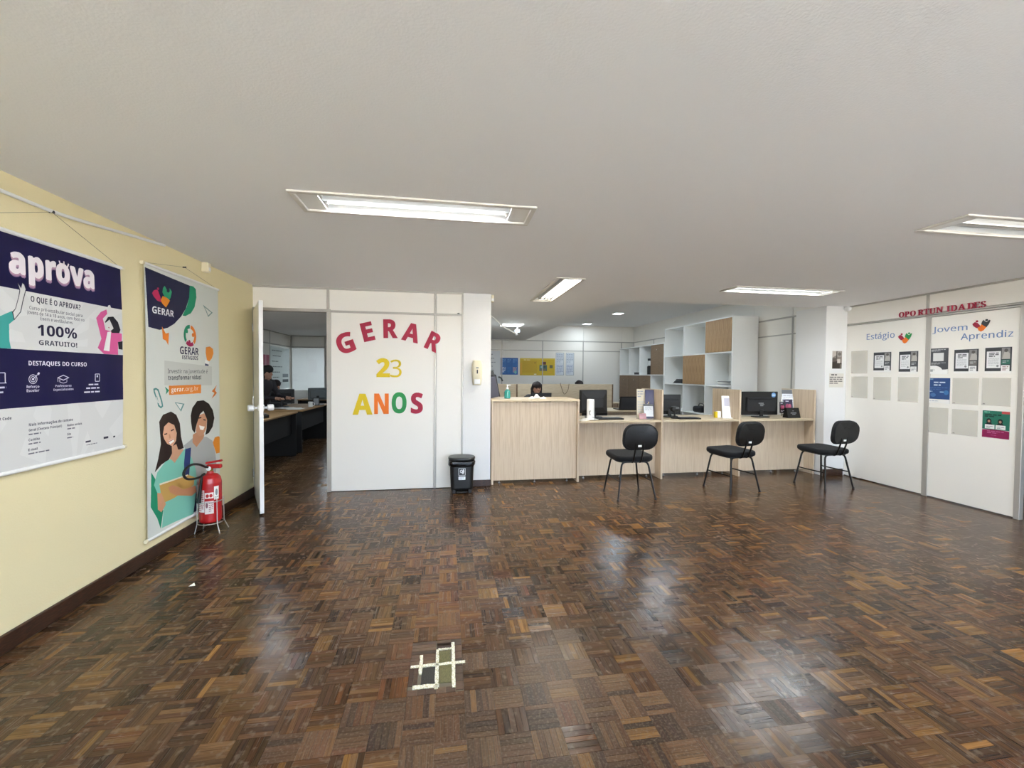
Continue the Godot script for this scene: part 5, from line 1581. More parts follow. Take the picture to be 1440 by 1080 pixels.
	part("card_frame", MB.new().box(Vector3(0, 0.15, -0.006), Vector3(0.186, 0.315, 0.006), 0.002, Transform3D(Basis(Vector3.RIGHT, -0.16), Vector3(0, 0.004, 0))), M.white, t)
	part("stand_foot", MB.new().box(Vector3(0, 0.005, -0.01), Vector3(0.186, 0.01, 0.09), 0.002), M.white, t)
	t = thing("small_box", "small white and yellow box behind the leaning desk stand", "box", Vector3(3.745, low, -5.33))
	part("box_body", MB.new().box(Vector3(0.012, 0.046, 0), Vector3(0.05, 0.09, 0.045), 0.003), M.white, t)
	part("yellow_side", MB.new().box(Vector3(-0.03, 0.044, 0), Vector3(0.034, 0.085, 0.04), 0.003), M.yellow, t)
	# third low counter
	t = monitor("wide black monitor with a round blue sticker, behind the third counter", Vector3(4.435, low, -5.36), 0.0, 0.565, 0.335, 0.03, false)
	c = canvas(60, 60, 2.0, "16324f")
	c.oval(30, 30, 27, 27, "9fc3e6"); c.oval(30, 30, 22, 22, "3d7cba"); c.rect(14, 26, 32, 9, "e8f0f6")
	var st := part("round_sticker", MB.new().lathe([Vector2(0, 0), Vector2(0.034, 0), Vector2(0.034, 0.001), Vector2(0, 0.001)], 20, Transform3D(Basis(Vector3(1, 0, 0), Vector3(0, 0, 1), Vector3(0, -1, 0)), Vector3(0.21, 0.315, -0.004))), paint("6f9fd0", 0.4), t)
	part("sticker_stripe", MB.new().box(Vector3(0.21, 0.315, -0.0025), Vector3(0.046, 0.012, 0.001), 0.0002), M.white, st)
	for e in [[-0.01, 0.2, 0.08, 0.012], [0.005, 0.182, 0.07, 0.01], [0.0, 0.165, 0.05, 0.01]]:
		part("maker_mark", MB.new().box(Vector3(e[0], e[1], 0.0235), Vector3(e[2], e[3], 0.001), 0.0002), M.grey, t)
	part("grip_ridge", MB.new().box(Vector3(0, 0.262, 0.016), Vector3(0.42, 0.02, 0.026), 0.008), M.black, t)
	t = thing("sheet_pile", "white papers showing under the wide monitor", "papers", Vector3(4.52, low, -5.6))
	for k in 3:
		part("sheet", MB.new().box(Vector3(0.04 * k, 0.004 + 0.007 * k, 0.0), Vector3(0.3, 0.006, 0.2), 0.001, Transform3D(Basis(Vector3.UP, 0.12 * k), Vector3.ZERO)), M.paper, t)
	t = thing("desk_sign", "black tent sign with grey lettering beside the wide monitor", "desk sign", Vector3(4.83, low, -5.24))
	var tent := MB.new().extrude(PackedVector2Array([Vector2(-0.05, 0), Vector2(0.05, 0), Vector2(0.012, 0.14), Vector2(-0.012, 0.14)]), 0.2, Transform3D(Basis(Vector3(0, 0, -1), Vector3(0, 1, 0), Vector3(1, 0, 0)), Vector3(-0.1, 0.001, 0)))
	part("sign_body", tent, M.black, t)
	for e in [[0.07, 0.09, 0.012], [0.05, 0.05, 0.01], [0.1, 0.02, 0.01]]:
		part("sign_lettering", MB.new().box(Vector3(0, e[0], 0.05 - e[0] * 0.27 + 0.0015), Vector3(e[1], e[2], 0.002), 0.0003, Transform3D.IDENTITY), M.grey, t)
	t = thing("leaflet_holder", "clear holder of tall leaflets in front of the right column", "leaflet holder", Vector3(5.0, low, -5.26), -22.0, "leaflet holders on the counters")
	t.position = Vector3(4.945, low, -5.42)
	part("acrylic_base", MB.new().box(Vector3(0, 0.004, 0), Vector3(0.17, 0.008, 0.1), 0.001), M.acrylic, t)
	part("acrylic_back", MB.new().box(Vector3(0, 0.14, -0.05), Vector3(0.17, 0.28, 0.003), 0.001), M.acrylic, t)
	leaflet(t, "white_leaflet", 0.16, 0.36, leaflet_print("e6e8ee", 2), Vector3(0.01, 0.03, -0.035), 0.06, 0.0, 0.02)
	leaflet(t, "navy_leaflet", 0.115, 0.22, leaflet_print("2e2140", 3), Vector3(0.0, 0.03, 0.01), 0.18, 0.0)
	leaflet(t, "black_leaflet", 0.08, 0.16, leaflet_print("1b1418", 3), Vector3(-0.085, 0.05, 0.02), 0.1, 0.1)

# ---------------------------------------------------------------- people

class Nets:   # a smooth surface round tapered bones
	static func near(p: Vector3, b: Array) -> float:
		var a: Vector3 = b[0]
		var d: Vector3 = b[1] - a
		var l := d.length_squared()
		var t := clampf((p - a).dot(d) / l, 0.0, 1.0) if l > 1e-9 else 0.0
		return p.distance_to(a + d * t) - lerpf(b[2], b[3], t)
	static func field(p: Vector3, bones: Array, soft: float) -> float:
		var f := 1e3
		for b in bones:
			var g := near(p, b)
			var h := maxf(soft - absf(f - g), 0.0) / soft
			f = minf(f, g) - h * h * soft * 0.25
		return f
	static func grow(mb: MB, bones: Array, cell: float, soft: float, spots := []) -> void:
		var lo := Vector3.ONE * 1e3
		var hi := -lo
		for b in bones:
			for e in [[b[0], b[2]], [b[1], b[3]]]:
				lo = lo.min(e[0] - Vector3.ONE * e[1]); hi = hi.max(e[0] + Vector3.ONE * e[1])
		lo -= Vector3.ONE * cell * 2.0
		var n := Vector3i(((hi - lo) / cell).ceil()) + Vector3i.ONE * 3
		var val := PackedFloat32Array()
		val.resize(n.x * n.y * n.z)
		val.fill(1.0)
		for b in bones:      # only the points near a bone are looked at
			var r: float = maxf(b[2], b[3]) + cell * 2.0
			var p0 := Vector3i(((b[0].min(b[1]) - Vector3.ONE * r - lo) / cell).floor()).clamp(Vector3i.ZERO, n - Vector3i.ONE)
			var p1 := Vector3i(((b[0].max(b[1]) + Vector3.ONE * r - lo) / cell).ceil()).clamp(Vector3i.ZERO, n - Vector3i.ONE)
			for x in range(p0.x, p1.x + 1):
				for y in range(p0.y, p1.y + 1):
					for z in range(p0.z, p1.z + 1):
						var k := x + n.x * (y + n.y * z)
						if val[k] == 1.0:
							val[k] = field(lo + Vector3(x, y, z) * cell, bones, soft)
		var at := {}
		var step := [Vector3i(1, 0, 0), Vector3i(0, 1, 0), Vector3i(0, 0, 1)]
		var corner := func(q: Vector3i) -> float: return val[q.x + n.x * (q.y + n.y * q.z)]
		var vertex := func(q: Vector3i) -> Vector3:
			if at.has(q):
				return at[q]
			var sum := Vector3.ZERO
			var hits := 0
			for a in 3:
				for u in 2:
					for w in 2:
						var p: Vector3i = q + step[(a + 1) % 3] * u + step[(a + 2) % 3] * w
						var f0: float = corner.call(p)
						var f1: float = corner.call(p + step[a])
						if (f0 < 0.0) != (f1 < 0.0):
							sum += Vector3(p) + Vector3(step[a]) * (f0 / (f0 - f1)); hits += 1
			at[q] = lo + (sum / maxi(hits, 1)) * cell
			return at[q]
		for x in range(1, n.x - 2):
			for y in range(1, n.y - 2):
				for z in range(1, n.z - 2):
					var q := Vector3i(x, y, z)
					var f0 := val[x + n.x * (y + n.y * z)]
					for a in 3:
						var f1: float = corner.call(q + step[a])
						if (f0 < 0.0) == (f1 < 0.0):
							continue
						var u: Vector3i = step[(a + 1) % 3]
						var w: Vector3i = step[(a + 2) % 3]
						var out := Vector3(step[a]) * (1.0 if f0 < 0.0 else -1.0)
						var p := [vertex.call(q - u - w), vertex.call(q - w), vertex.call(q), vertex.call(q - u)]
						var mid: Vector3 = (p[0] + p[1] + p[2] + p[3]) * 0.25
						var best := 1e3
						for b in bones:
							var g := near(mid, b)
							if g < best:
								best = g; mb.col = b[4]
						for s in spots:
							if mid.distance_to(s[0]) < s[1]:
								mb.col = s[2]
						mb.tri(p[0], p[1], p[2], out, out, out)
						mb.tri(p[0], p[2], p[3], out, out, out)

func person_mesh(standing: bool, cloth: Color, legs: Color, hair: Color, skin: Color, long_hair: bool) -> ArrayMesh:   # faces +z, the ground at y = 0
	var mb := MB.new()
	mb.colored = true
	mb.smooth = true
	var hip := Vector3(0, 0.86, -0.1) if standing else Vector3(0, 0.52, 0)
	var chest := Vector3(0, 1.12, 0.04) if standing else Vector3(0, 0.82, 0.0)
	var neck := Vector3(0, 1.22, 0.08) if standing else Vector3(0, 0.955, 0.02)
	var head := neck + Vector3(0, 0.125, 0.035)
	var b := [[hip, chest, 0.135, 0.14, cloth], [chest, neck - Vector3(0, 0.04, 0.01), 0.13, 0.075, cloth], [neck - Vector3(0, 0.03, 0), neck + Vector3(0, 0.06, 0.015), 0.05, 0.048, skin]]
	for s in [-1.0, 1.0]:
		var sh := neck + Vector3(0.155 * s, -0.05, -0.01)
		var el: Vector3 = sh + Vector3(0.05 * s, -0.24, 0.1)
		var wr: Vector3 = el + Vector3(-0.08 * s, 0.02 if not standing else -0.02, 0.22)
		b.append([neck + Vector3(0.05 * s, -0.05, -0.01), sh, 0.06, 0.062, cloth])
		b.append([sh, el, 0.056, 0.045, cloth])
		b.append([el, wr, 0.044, 0.03, cloth])
		b.append([wr, wr + Vector3(0, 0, 0.03), 0.028, 0.026, skin])
		if standing:
			b.append([hip + Vector3(0.085 * s, -0.02, 0), Vector3(0.095 * s, 0.47, -0.02), 0.1, 0.062, legs])
			b.append([Vector3(0.095 * s, 0.47, -0.02), Vector3(0.1 * s, 0.09, -0.06), 0.062, 0.042, legs])
			b.append([Vector3(0.1 * s, 0.045, -0.08), Vector3(0.11 * s, 0.035, 0.1), 0.044, 0.034, Color(0.02, 0.02, 0.02)])
		else:
			b.append([hip + Vector3(0.085 * s, 0.0, 0.02), Vector3(0.1 * s, 0.51, 0.42), 0.095, 0.065, legs])
			b.append([Vector3(0.1 * s, 0.5, 0.43), Vector3(0.1 * s, 0.1, 0.42), 0.062, 0.042, legs])
			b.append([Vector3(0.1 * s, 0.045, 0.39), Vector3(0.11 * s, 0.035, 0.56), 0.044, 0.034, Color(0.02, 0.02, 0.02)])
		# the hand: palm, four fingers and a thumb on a finer grid
		var palm: Vector3 = wr + Vector3(0, -0.005, 0.075)
		var hand := [[wr + Vector3(0, 0, 0.02), palm, 0.026, 0.03, skin], [palm + Vector3(0.02 * s, 0, -0.01), palm + Vector3(-0.02 * s, 0, -0.01), 0.02, 0.02, skin]]
		for k in 4:
			var root: Vector3 = palm + Vector3((k - 1.5) * 0.019, 0.004, 0.02)
			var l: float = [0.03, 0.036, 0.034, 0.026][k]
			hand.append([root, root + Vector3(0, 0.006, l), 0.0095, 0.0085, skin])
			hand.append([root + Vector3(0, 0.006, l), root + Vector3(0, -0.014, l * 1.9), 0.0085, 0.007, skin])
		hand.append([palm + Vector3(-0.025 * s, -0.004, -0.02), palm + Vector3(-0.045 * s, -0.008, 0.012), 0.011, 0.0095, skin])
		hand.append([palm + Vector3(-0.045 * s, -0.008, 0.012), palm + Vector3(-0.042 * s, -0.014, 0.036), 0.0095, 0.008, skin])
		Nets.grow(mb, hand, 0.006, 0.006)
	Nets.grow(mb, b, 0.024, 0.03)
	var h := [[head + Vector3(0, 0.03, -0.012), head + Vector3(0, -0.01, 0.0), 0.088, 0.076, skin], [head + Vector3(0, -0.04, 0.025), head + Vector3(0, -0.078, 0.045), 0.06, 0.034, skin],
		[head + Vector3(0, 0.005, 0.082), head + Vector3(0, -0.028, 0.096), 0.011, 0.015, skin], [head + Vector3(0, -0.06, 0.0), neck + Vector3(0, 0.03, 0.0), 0.05, 0.048, skin]]
	for s in [-1.0, 1.0]:
		h.append([head + Vector3(0.08 * s, -0.005, -0.005), head + Vector3(0.082 * s, -0.035, -0.005), 0.014, 0.01, skin])
		h.append([head + Vector3(0.06 * s, 0.06, 0.02), head + Vector3(0.078 * s, -0.01, -0.03), 0.042, 0.036, hair])
		if long_hair:
			h.append([head + Vector3(0.075 * s, 0.0, -0.03), head + Vector3(0.085 * s, -0.17, -0.02), 0.038, 0.03, hair])
	h.append([head + Vector3(0, 0.065, 0.025), head + Vector3(0, 0.05, -0.05), 0.077, 0.085, hair])
	h.append([head + Vector3(0, 0.03, -0.06), head + Vector3(0, -0.16 if long_hair else -0.05, -0.06), 0.08, 0.06, hair])
	var spots := []
	for s in [-1.0, 1.0]:
		spots.append([head + Vector3(0.033 * s, 0.002, 0.08), 0.0125, Color(0.03, 0.02, 0.02)])
		spots.append([head + Vector3(0.033 * s, 0.028, 0.082), 0.0105, hair])
	for k in 3:
		spots.append([head + Vector3((k - 1) * 0.013, -0.062, 0.088), 0.012, Color(0.35, 0.09, 0.08)])
	Nets.grow(mb, h, 0.0085, 0.012, spots)
	return mb.mesh()

func office_chair(label: String, at: Vector3, turn: float) -> void:   # faces +z
	var t := thing("office_chair", label, "chair", at, turn, "black office chairs")
	part("seat", MB.new().pad(0.47, 0.45, 0.07, 0.1, 0.025, Transform3D(Basis(Vector3(1, 0, 0), Vector3(0, 0, -1), Vector3(0, 1, 0)), Vector3(0, 0.4, 0.03))), M.fabric, t)
	part("backrest", MB.new().pad(0.42, 0.42, 0.05, 0.1, 0.02, Transform3D(Basis(Vector3.RIGHT, -0.12), Vector3(0, 0.72, -0.24)), -0.03), M.fabric, t)
	part("back_bar", MB.new().tube(arc([Vector3(0, 0.36, -0.05), Vector3(0, 0.36, -0.25), Vector3(0, 0.62, -0.275)], 0.05), 0.016, 8), M.black, t)
	part("column", MB.new().lathe([Vector2(0, 0.1), Vector2(0.028, 0.1), Vector2(0.028, 0.25), Vector2(0.018, 0.26), Vector2(0.018, 0.365), Vector2(0, 0.365)], 12), M.black, t)
	for k in 5:
		var d := Vector3(cos(TAU * k / 5), 0, sin(TAU * k / 5))
		var spoke := part("base_arm", MB.new().tube([Vector3(0, 0.12, 0), d * 0.28 + Vector3(0, 0.075, 0)], 0.018, 8), M.black, t)
		part("castor", MB.new().lathe([Vector2(0, -0.02), Vector2(0.027, -0.02), Vector2(0.027, 0.02), Vector2(0, 0.02)], 12, Transform3D(Basis(Vector3(0, 1, 0), d.cross(Vector3.UP), d), d * 0.28 + Vector3(0, 0.028, 0))), M.black, spoke)

func person(mesh: Mesh, label: String, at: Vector3, turn: float) -> void:
	var o := part(numbered("person"), mesh, M.body, self)
	o.position = at
	o.rotation.y = deg_to_rad(turn)
	tag(o, label, "person", "office staff")

func work_desk(label: String, at: Vector3, turn: float, w: float, d: float, h: float, top: Material, panel: Material, group: String) -> Node3D:
	var t := thing("work_desk", label, "desk", at, turn, group)
	part("desk_top", MB.new().box(Vector3(0, h - 0.0125, 0), Vector3(w, 0.025, d), 0.003), top, t)
	for s in [-1.0, 1.0]:
		part("side_panel", MB.new().box(Vector3(s * (w * 0.5 - 0.03), (h - 0.025) * 0.5, 0), Vector3(0.025, h - 0.025, d - 0.04), 0.002), panel, t)
	part("modesty_panel", MB.new().box(Vector3(0, h - 0.2, d * 0.5 - 0.1), Vector3(w - 0.09, 0.34, 0.016), 0.001), panel, t)
	return t

# ---------------------------------------------------------------- the staff area behind the counters

var seated_mesh: Mesh

func build_staff_area() -> void:
	var far := on_back(FAR_Z)
	var g := "posters on the far wall"
	var c := canvas(490, 470, 0.6, "1f5fa8")
	for k in 3:
		c.rect(20 + k * 156, 24, 140, 420, "2a6db8" if k != 1 else "2466b0"); c.lines(34 + k * 156, 40, 110, 3, 34, 16, "6fa3d8", k + 2); c.lines(34 + k * 156, 260, 110, 4, 40, 22, ["dbe6f0", "2f78c2", "d9b8b4"][k], k + 5)
	c.oval(420, 400, 34, 44, "7fc4c0")
	pinned("blue_poster", "blue poster with three columns on the far wall", "poster", far, 1.495, 1.81, 0.49, 0.47, c.material(0.5), g)
	c = canvas(1010, 485, 0.6, "d2b21c")
	c.rect(8, 8, 994, 24, "dfc650"); c.lines(110, 40, 320, 1, 30, 22, "efe2a0", 3); c.rect(70, 80, 420, 330, "c9a512"); c.rect(0, 130, 60, 330, "dcab24"); c.oval(430, 130, 14, 16, "4a3a10")
	c.rect(630, 100, 120, 80, "5a2418"); c.rect(560, 190, 220, 170, "4f6a5c"); c.oval(620, 250, 30, 34, "8fb0a4"); c.oval(710, 240, 34, 30, "2f4a44"); c.rect(600, 300, 150, 60, "7a6a4a"); c.rect(855, 190, 90, 90, "6a6440"); c.lines(820, 380, 160, 1, 30, 16, "e8a02c", 5); c.oval(440, 452, 40, 14, "f0ead0")
	pinned("yellow_poster", "wide yellow poster on the far wall", "poster", far, 2.04, 1.81, 1.01, 0.485, c.material(0.5), g)
	c = canvas(240, 640, 0.7, "d9dee4")
	c.rect(0, 0, 240, 640, "7f8890"); c.rect(8, 8, 224, 624, "d9dee4"); c.lines(24, 40, 190, 7, 36, 14, "8d98a8", 3); c.rect(0, 318, 240, 6, "a8b0ba"); c.lines(24, 350, 190, 7, 36, 16, "8a94b4", 4)
	pinned("rule_sheet", "tall white printed sheet beside the yellow poster", "notice", far, 3.075, 1.975, 0.24, 0.64, c.material(0.5), g)
	pinned("rule_sheet", "tall white printed sheet farther from the yellow poster", "notice", far, 3.37, 1.975, 0.24, 0.64, c.material(0.5), g)
	c = canvas(640, 900, 0.5, "dfe3e6")
	for k in 7:
		c.lines(300 + (k % 3) * 40, 90 + k * 110, 200, 1, 30, 16, "7c858e", k + 3)
	pinned("white_board", "white board with handwriting beside the blue poster", "board", far, 0.88, 2.0, 0.6, 0.9, c.material(0.4), g)
	# low wooden screens and desks
	for e in [["low wooden screen with a dark end behind the sanitizer bottle", 0.62, 1.34, -7.85, 1.17], ["long low wooden screen in front of the far wall", 1.45, 3.72, -9.0, 1.145]]:
		var t := thing("desk_screen", e[0], "screen", Vector3((e[1] + e[2]) * 0.5, 0, e[3]), 0.0, "wooden desk screens")
		var w: float = e[2] - e[1]
		part("screen_panel", MB.new().box(Vector3(0, e[4] * 0.5 + 0.01, 0), Vector3(w - 0.04, e[4] - 0.02, 0.025), 0.002), M.oak_flat, t)
		for s in [-1.0, 1.0]:
			part("end_post", MB.new().box(Vector3(s * (w * 0.5 - 0.015), e[4] * 0.5, 0), Vector3(0.03, e[4], 0.035), 0.003), M.walnut_dark, t)
			part("foot", MB.new().box(Vector3(s * (w * 0.5 - 0.06), 0.01, 0), Vector3(0.05, 0.02, 0.3), 0.003), M.charcoal, t)
	var cord := part("hanging_cords", MB.new().tube(arc([Vector3(-0.1, 0.05, 0), Vector3(-0.06, -0.1, 0.02), Vector3(0.0, -0.22, 0), Vector3(0.08, -0.1, 0.02), Vector3(0.1, 0.03, 0)], 0.06), 0.006, 6), M.walnut_dark, self)
	cord.position = Vector3(2.58, 1.12, -8.96)
	tag(cord, "thin brown looped cord hanging over the long wooden screen", "cord")
	work_desk("wooden desk behind the first low counter", Vector3(3.1, 0, -7.05), 0.0, 1.3, 0.6, 0.75, M.oak_flat, M.oak, "desks in the staff area")
	work_desk("wooden desk where the woman with the laptop sits", Vector3(1.9, 0, -7.5), 0.0, 1.05, 0.55, 0.75, M.oak_flat, M.oak, "desks in the staff area")
	work_desk("wooden desk at the foot of the far wall", Vector3(3.3, 0, -9.4), 0.0, 1.3, 0.6, 0.72, M.oak_flat, M.oak, "desks in the staff area")
	var lap := thing("laptop", "open dark laptop seen from behind, in front of a seated woman", "laptop", Vector3(1.69, 0.75, -7.42), 0.0, "laptops")
	part("laptop_base", MB.new().box(Vector3(0, 0.011, -0.08), Vector3(0.36, 0.02, 0.24), 0.004), M.charcoal, lap)
	part("laptop_lid", MB.new().box(Vector3(0, 0.15, 0.06), Vector3(0.36, 0.27, 0.012), 0.003, Transform3D(Basis(Vector3.RIGHT, 0.12), Vector3(0, 0, 0))), M.charcoal, lap)
	part("laptop_riser", MB.new().box(Vector3(0, 0.005, 0.02), Vector3(0.3, 0.01, 0.1), 0.002), M.grey, lap)
	lap = thing("laptop", "open black laptop on the empty desk behind the first counter", "laptop", Vector3(3.12, 0.75, -6.86), 0.0, "laptops")
	part("laptop_base", MB.new().box(Vector3(0, 0.01, -0.1), Vector3(0.37, 0.018, 0.25), 0.004), M.black, lap)
	part("laptop_lid", MB.new().box(Vector3(0, 0.13, 0.02), Vector3(0.37, 0.24, 0.01), 0.003, Transform3D(Basis(Vector3.RIGHT, 0.25), Vector3(0, 0.002, 0))), M.black, lap)
	part("lid_inset", MB.new().box(Vector3(0, 0.13, 0.0262), Vector3(0.33, 0.2, 0.002), 0.001, Transform3D(Basis(Vector3.RIGHT, 0.25), Vector3(0, 0.002, 0))), M.charcoal, lap)
	var p := thing("paper_pile", "pile of white sheets on the desk below the far wall", "papers", Vector3(3.5, 0.72, -9.25))
	for k in 5:
		part("sheet", MB.new().box(Vector3(0.01 * k, 0.012 + 0.024 * k, 0), Vector3(0.3, 0.022, 0.22), 0.002, Transform3D(Basis(Vector3.UP, 0.1 * k), Vector3.ZERO)), M.paper, p)
	var dark := Color(0.014, 0.013, 0.015)
	var skin := Color(0.42, 0.22, 0.15)
	seated_mesh = person_mesh(false, Color(0.03, 0.03, 0.035), Color(0.02, 0.02, 0.03), Color(0.016, 0.011, 0.009), skin, true)
	person(seated_mesh, "person with long dark hair seated behind the open laptop", Vector3(1.74, 0, -8.05), 4.0)
	office_chair("black office chair under the person with the laptop", Vector3(1.74, 0, -8.05), 4.0)
	person(seated_mesh, "person of whom only dark hair shows above the long screen", Vector3(3.27, 0, -10.0), 180.0)
	office_chair("black office chair behind the long wooden screen", Vector3(3.27, 0, -10.0), 180.0)
	office_chair("black office chair behind the monitor beside the tall counter", Vector3(2.35, 0, -6.15), 0.0)
	var cable := part("ceiling_cable", MB.new().tube(arc([Vector3(0.62, 2.31, -6.6), Vector3(0.74, 2.24, -6.6), Vector3(0.9, 2.1, -6.6), Vector3(1.12, 1.99, -6.6), Vector3(1.22, 2.04, -7.3), Vector3(1.37, 2.18, -8.2)], 0.05), 0.011, 8), M.white, self)
	var hs := thing("ceiling_router", "small white box hanging under the low ceiling behind the tall counter", "box", Vector3(1.39, 2.17, -8.24))
	part("router_body", MB.new().box(Vector3(0, 0.04, 0), Vector3(0.1, 0.06, 0.08), 0.008), M.grey, hs)
	part("router_bracket", MB.new().box(Vector3(0, 0.11, 0), Vector3(0.02, 0.07, 0.02), 0.003), M.white, hs)
	tag(cable, "white cable hanging in a loop from the low ceiling", "cable")

# ---------------------------------------------------------------- the office through the door

func build_office() -> void:
	# panels of the office walls
	var rects := []
	var rails := [[-3.97, 2.29, 0.38, CEIL], [-3.97, 2.0, 0.38, 2.03]]
	var us := [-3.97, -3.12, -1.95, -0.78, 0.38]
	for k in us.size() - 1:
		rects.append_array([[us[k] + 0.03, 0.0, us[k + 1] - 0.03, 2.0 if k > 1 else 0.9], [us[k] + 0.03, 2.03, us[k + 1] - 0.03, 2.29]])
		rails.append([us[k] - 0.03, 0.0, us[k] + 0.03, 2.29])
	var ow := structure("wall_office_far")
	panels(ow, on_back(FAR_Z), rects, rails, M.panel, M.rail, 0.03)
	for k in 2:
		part("pane", MB.new().span(Vector3(us[k] + 0.03, 0.9, -0.02), Vector3(us[k + 1] - 0.03, 2.0, -0.014)), M.glass, ow)
	var left := Transform3D(Basis(Vector3(0, 0, -1), Vector3(0, 1, 0), Vector3(1, 0, 0)), Vector3(-3.97, 0, 0))
	rects = []
	rails = [[5.1, 2.29, 11.6, CEIL], [5.1, 2.0, 11.6, 2.03]]
	us = [5.1, 6.4, 7.7, 9.0, 10.3, 11.6]
	for k in us.size() - 1:
		rects.append_array([[us[k] + 0.02, 0.0, us[k + 1] - 0.02, 2.0 if k < 4 else 0.9], [us[k] + 0.02, 2.03, us[k + 1] - 0.02, 2.29]])
		rails.append([us[k + 1] - 0.02, 0.0, us[k + 1] + 0.02, 2.29])
	ow = structure("wall_office_left")
	panels(ow, left, rects, rails, M.panel, M.rail, 0.03)
	part("pane", MB.new().span(Vector3(10.32, 0.9, -0.02), Vector3(11.58, 2.0, -0.014)), M.glass, ow)
	var c := canvas(130, 120, 1.0, "f3e6ea")
	c.rect(0, 0, 130, 112, "b7506c"); c.lines(14, 54, 96, 2, 18, 9, "8a2f4c", 3); c.rect(96, 0, 10, 112, "cf8a9c")
	pinned("pink_poster", "pink poster on the office wall behind the standing person", "poster", left, 9.4, 1.75, 0.85, 0.42, c.material(0.5), "papers on the office wall", "sheet", 0.008)
	c = canvas(140, 150, 1.5, "e2e6e4")
	for k in 7:
		c.lines(10 + (k % 2) * 6, 12 + k * 19, 112 - (k % 3) * 20, 1, 10, 3, "6b7270", k + 2)
	c.rect(86, 96, 44, 12, "8a8f92"); c.rect(86, 116, 44, 10, "5d6266")
	var chart := c.material(0.6)
	chart.backlight_enabled = true      # paper on the glass, lit from the next room
	chart.backlight = Color(0.8, 0.8, 0.8)
	pinned("planning_chart", "white planning chart with handwritten rows on the office glass", "chart", left, 10.36, 1.96, 1.18, 1.0, chart, "papers on the office wall", "sheet", -0.012)
	c = canvas(60, 80, 2.0, "dfe2e0")
	c.lines(8, 10, 30, 1, 8, 5, "6a6f70", 3); c.rect(6, 56, 24, 10, "4a4f52")
	pinned("paper_note", "small white note on the far office panel", "notice", on_back(FAR_Z), -3.0, 1.55, 0.22, 0.3, c.material(0.6), "papers on the office wall")
	var d := work_desk("wooden topped black desk just inside the door", Vector3(-2.76, 0, -6.5), 90.0, 1.66, 0.72, 0.72, M.desk_top, M.black_soft, "office desks")
	work_desk("wooden topped black desk farther into the office", Vector3(-2.76, 0, -8.35), 90.0, 1.6, 0.72, 0.72, M.desk_top, M.black_soft, "office desks")
	work_desk("wooden topped black desk along the far office wall", Vector3(-2.6, 0, -10.6), 0.0, 1.6, 0.6, 0.74, M.desk_top, M.black_soft, "office desks")
	var lap := thing("laptop", "open grey laptop on the desk just inside the door", "laptop", Vector3(-2.72, 0.72, -6.55), 115.0, "laptops")
	part("laptop_base", MB.new().box(Vector3(0, 0.011, 0), Vector3(0.36, 0.02, 0.25), 0.004), M.charcoal, lap)
	part("laptop_lid", MB.new().box(Vector3(0, 0.13, 0.0), Vector3(0.36, 0.24, 0.01), 0.003, Transform3D(Basis(Vector3.RIGHT, -0.75), Vector3(0, 0.015, -0.12))), M.grey, lap)
	var ph := thing("desk_phone", "black desk phone beside the grey laptop in the office", "phone", Vector3(-2.56, 0.72, -6.25), 70.0)
	part("phone_base", MB.new().box(Vector3(0, 0.03, 0), Vector3(0.2, 0.05, 0.18), 0.01, Transform3D(Basis(Vector3.RIGHT, 0.1), Vector3(0, 0.002, 0))), M.black, ph)
	part("phone_handset", MB.new().box(Vector3(-0.06, 0.072, 0), Vector3(0.05, 0.03, 0.2), 0.01), M.black_soft, ph)
	part("key_pad", MB.new().box(Vector3(0.04, 0.062, 0.02), Vector3(0.08, 0.006, 0.1), 0.001), M.grey, ph)
	var pa := thing("paper_pile", "white papers spread over the farther office desk", "papers", Vector3(-2.6, 0.72, -7.95))
	for k in 4:
		part("sheet", MB.new().box(Vector3(-0.05 * k, 0.002 + 0.003 * k, 0.12 - 0.1 * k), Vector3(0.22, 0.0025, 0.3), 0.0004, Transform3D(Basis(Vector3.UP, 0.35 * k), Vector3.ZERO)), M.paper, pa)
	var mug := thing("mug", "white mug on the farther office desk", "mug", Vector3(-2.5, 0.72, -8.3))
	part("mug_body", MB.new().lathe([Vector2(0, 0), Vector2(0.038, 0), Vector2(0.04, 0.004), Vector2(0.04, 0.095), Vector2(0.036, 0.095), Vector2(0.036, 0.008), Vector2(0, 0.008)], 18), M.white, mug)
	part("mug_handle", MB.new().tube(arc([Vector3(0.038, 0.02, 0), Vector3(0.07, 0.025, 0), Vector3(0.07, 0.075, 0), Vector3(0.038, 0.08, 0)], 0.02), 0.006, 8), M.white, mug)
	monitor("dark monitor in front of the seated person in the office", Vector3(-2.98, 0.72, -8.25), 25.0, 0.42, 0.27, 0.06, false)
	var gm := monitor("grey backed monitor at the right edge of the doorway view", Vector3(-2.5, 0.72, -8.75), 25.0, 0.34, 0.24, 0.1, false)
	for q in ["bezel", "back_shell"]:
		gm.get_node(q).set_surface_override_material(0, M.monitor_grey)
	monitor("thin monitor on the desk along the far office wall", Vector3(-2.5, 0.74, -10.6), 0.0, 0.45, 0.28, 0.08, false)
	var fr := thing("photo_stand", "small dark picture frame on the farther office desk", "frame", Vector3(-2.46, 0.72, -8.5), 10.0)
	part("frame_border", MB.new().box(Vector3(0, 0.08, 0), Vector3(0.12, 0.15, 0.012), 0.002, Transform3D(Basis(Vector3.RIGHT, -0.15), Vector3(0, 0.004, 0))), M.black, fr)
	part("frame_picture", MB.new().box(Vector3(0, 0.08, 0.007), Vector3(0.09, 0.12, 0.002), 0.0005, Transform3D(Basis(Vector3.RIGHT, -0.15), Vector3(0, 0.004, 0))), M.grey, fr)
	var skin := Color(0.40, 0.22, 0.15)
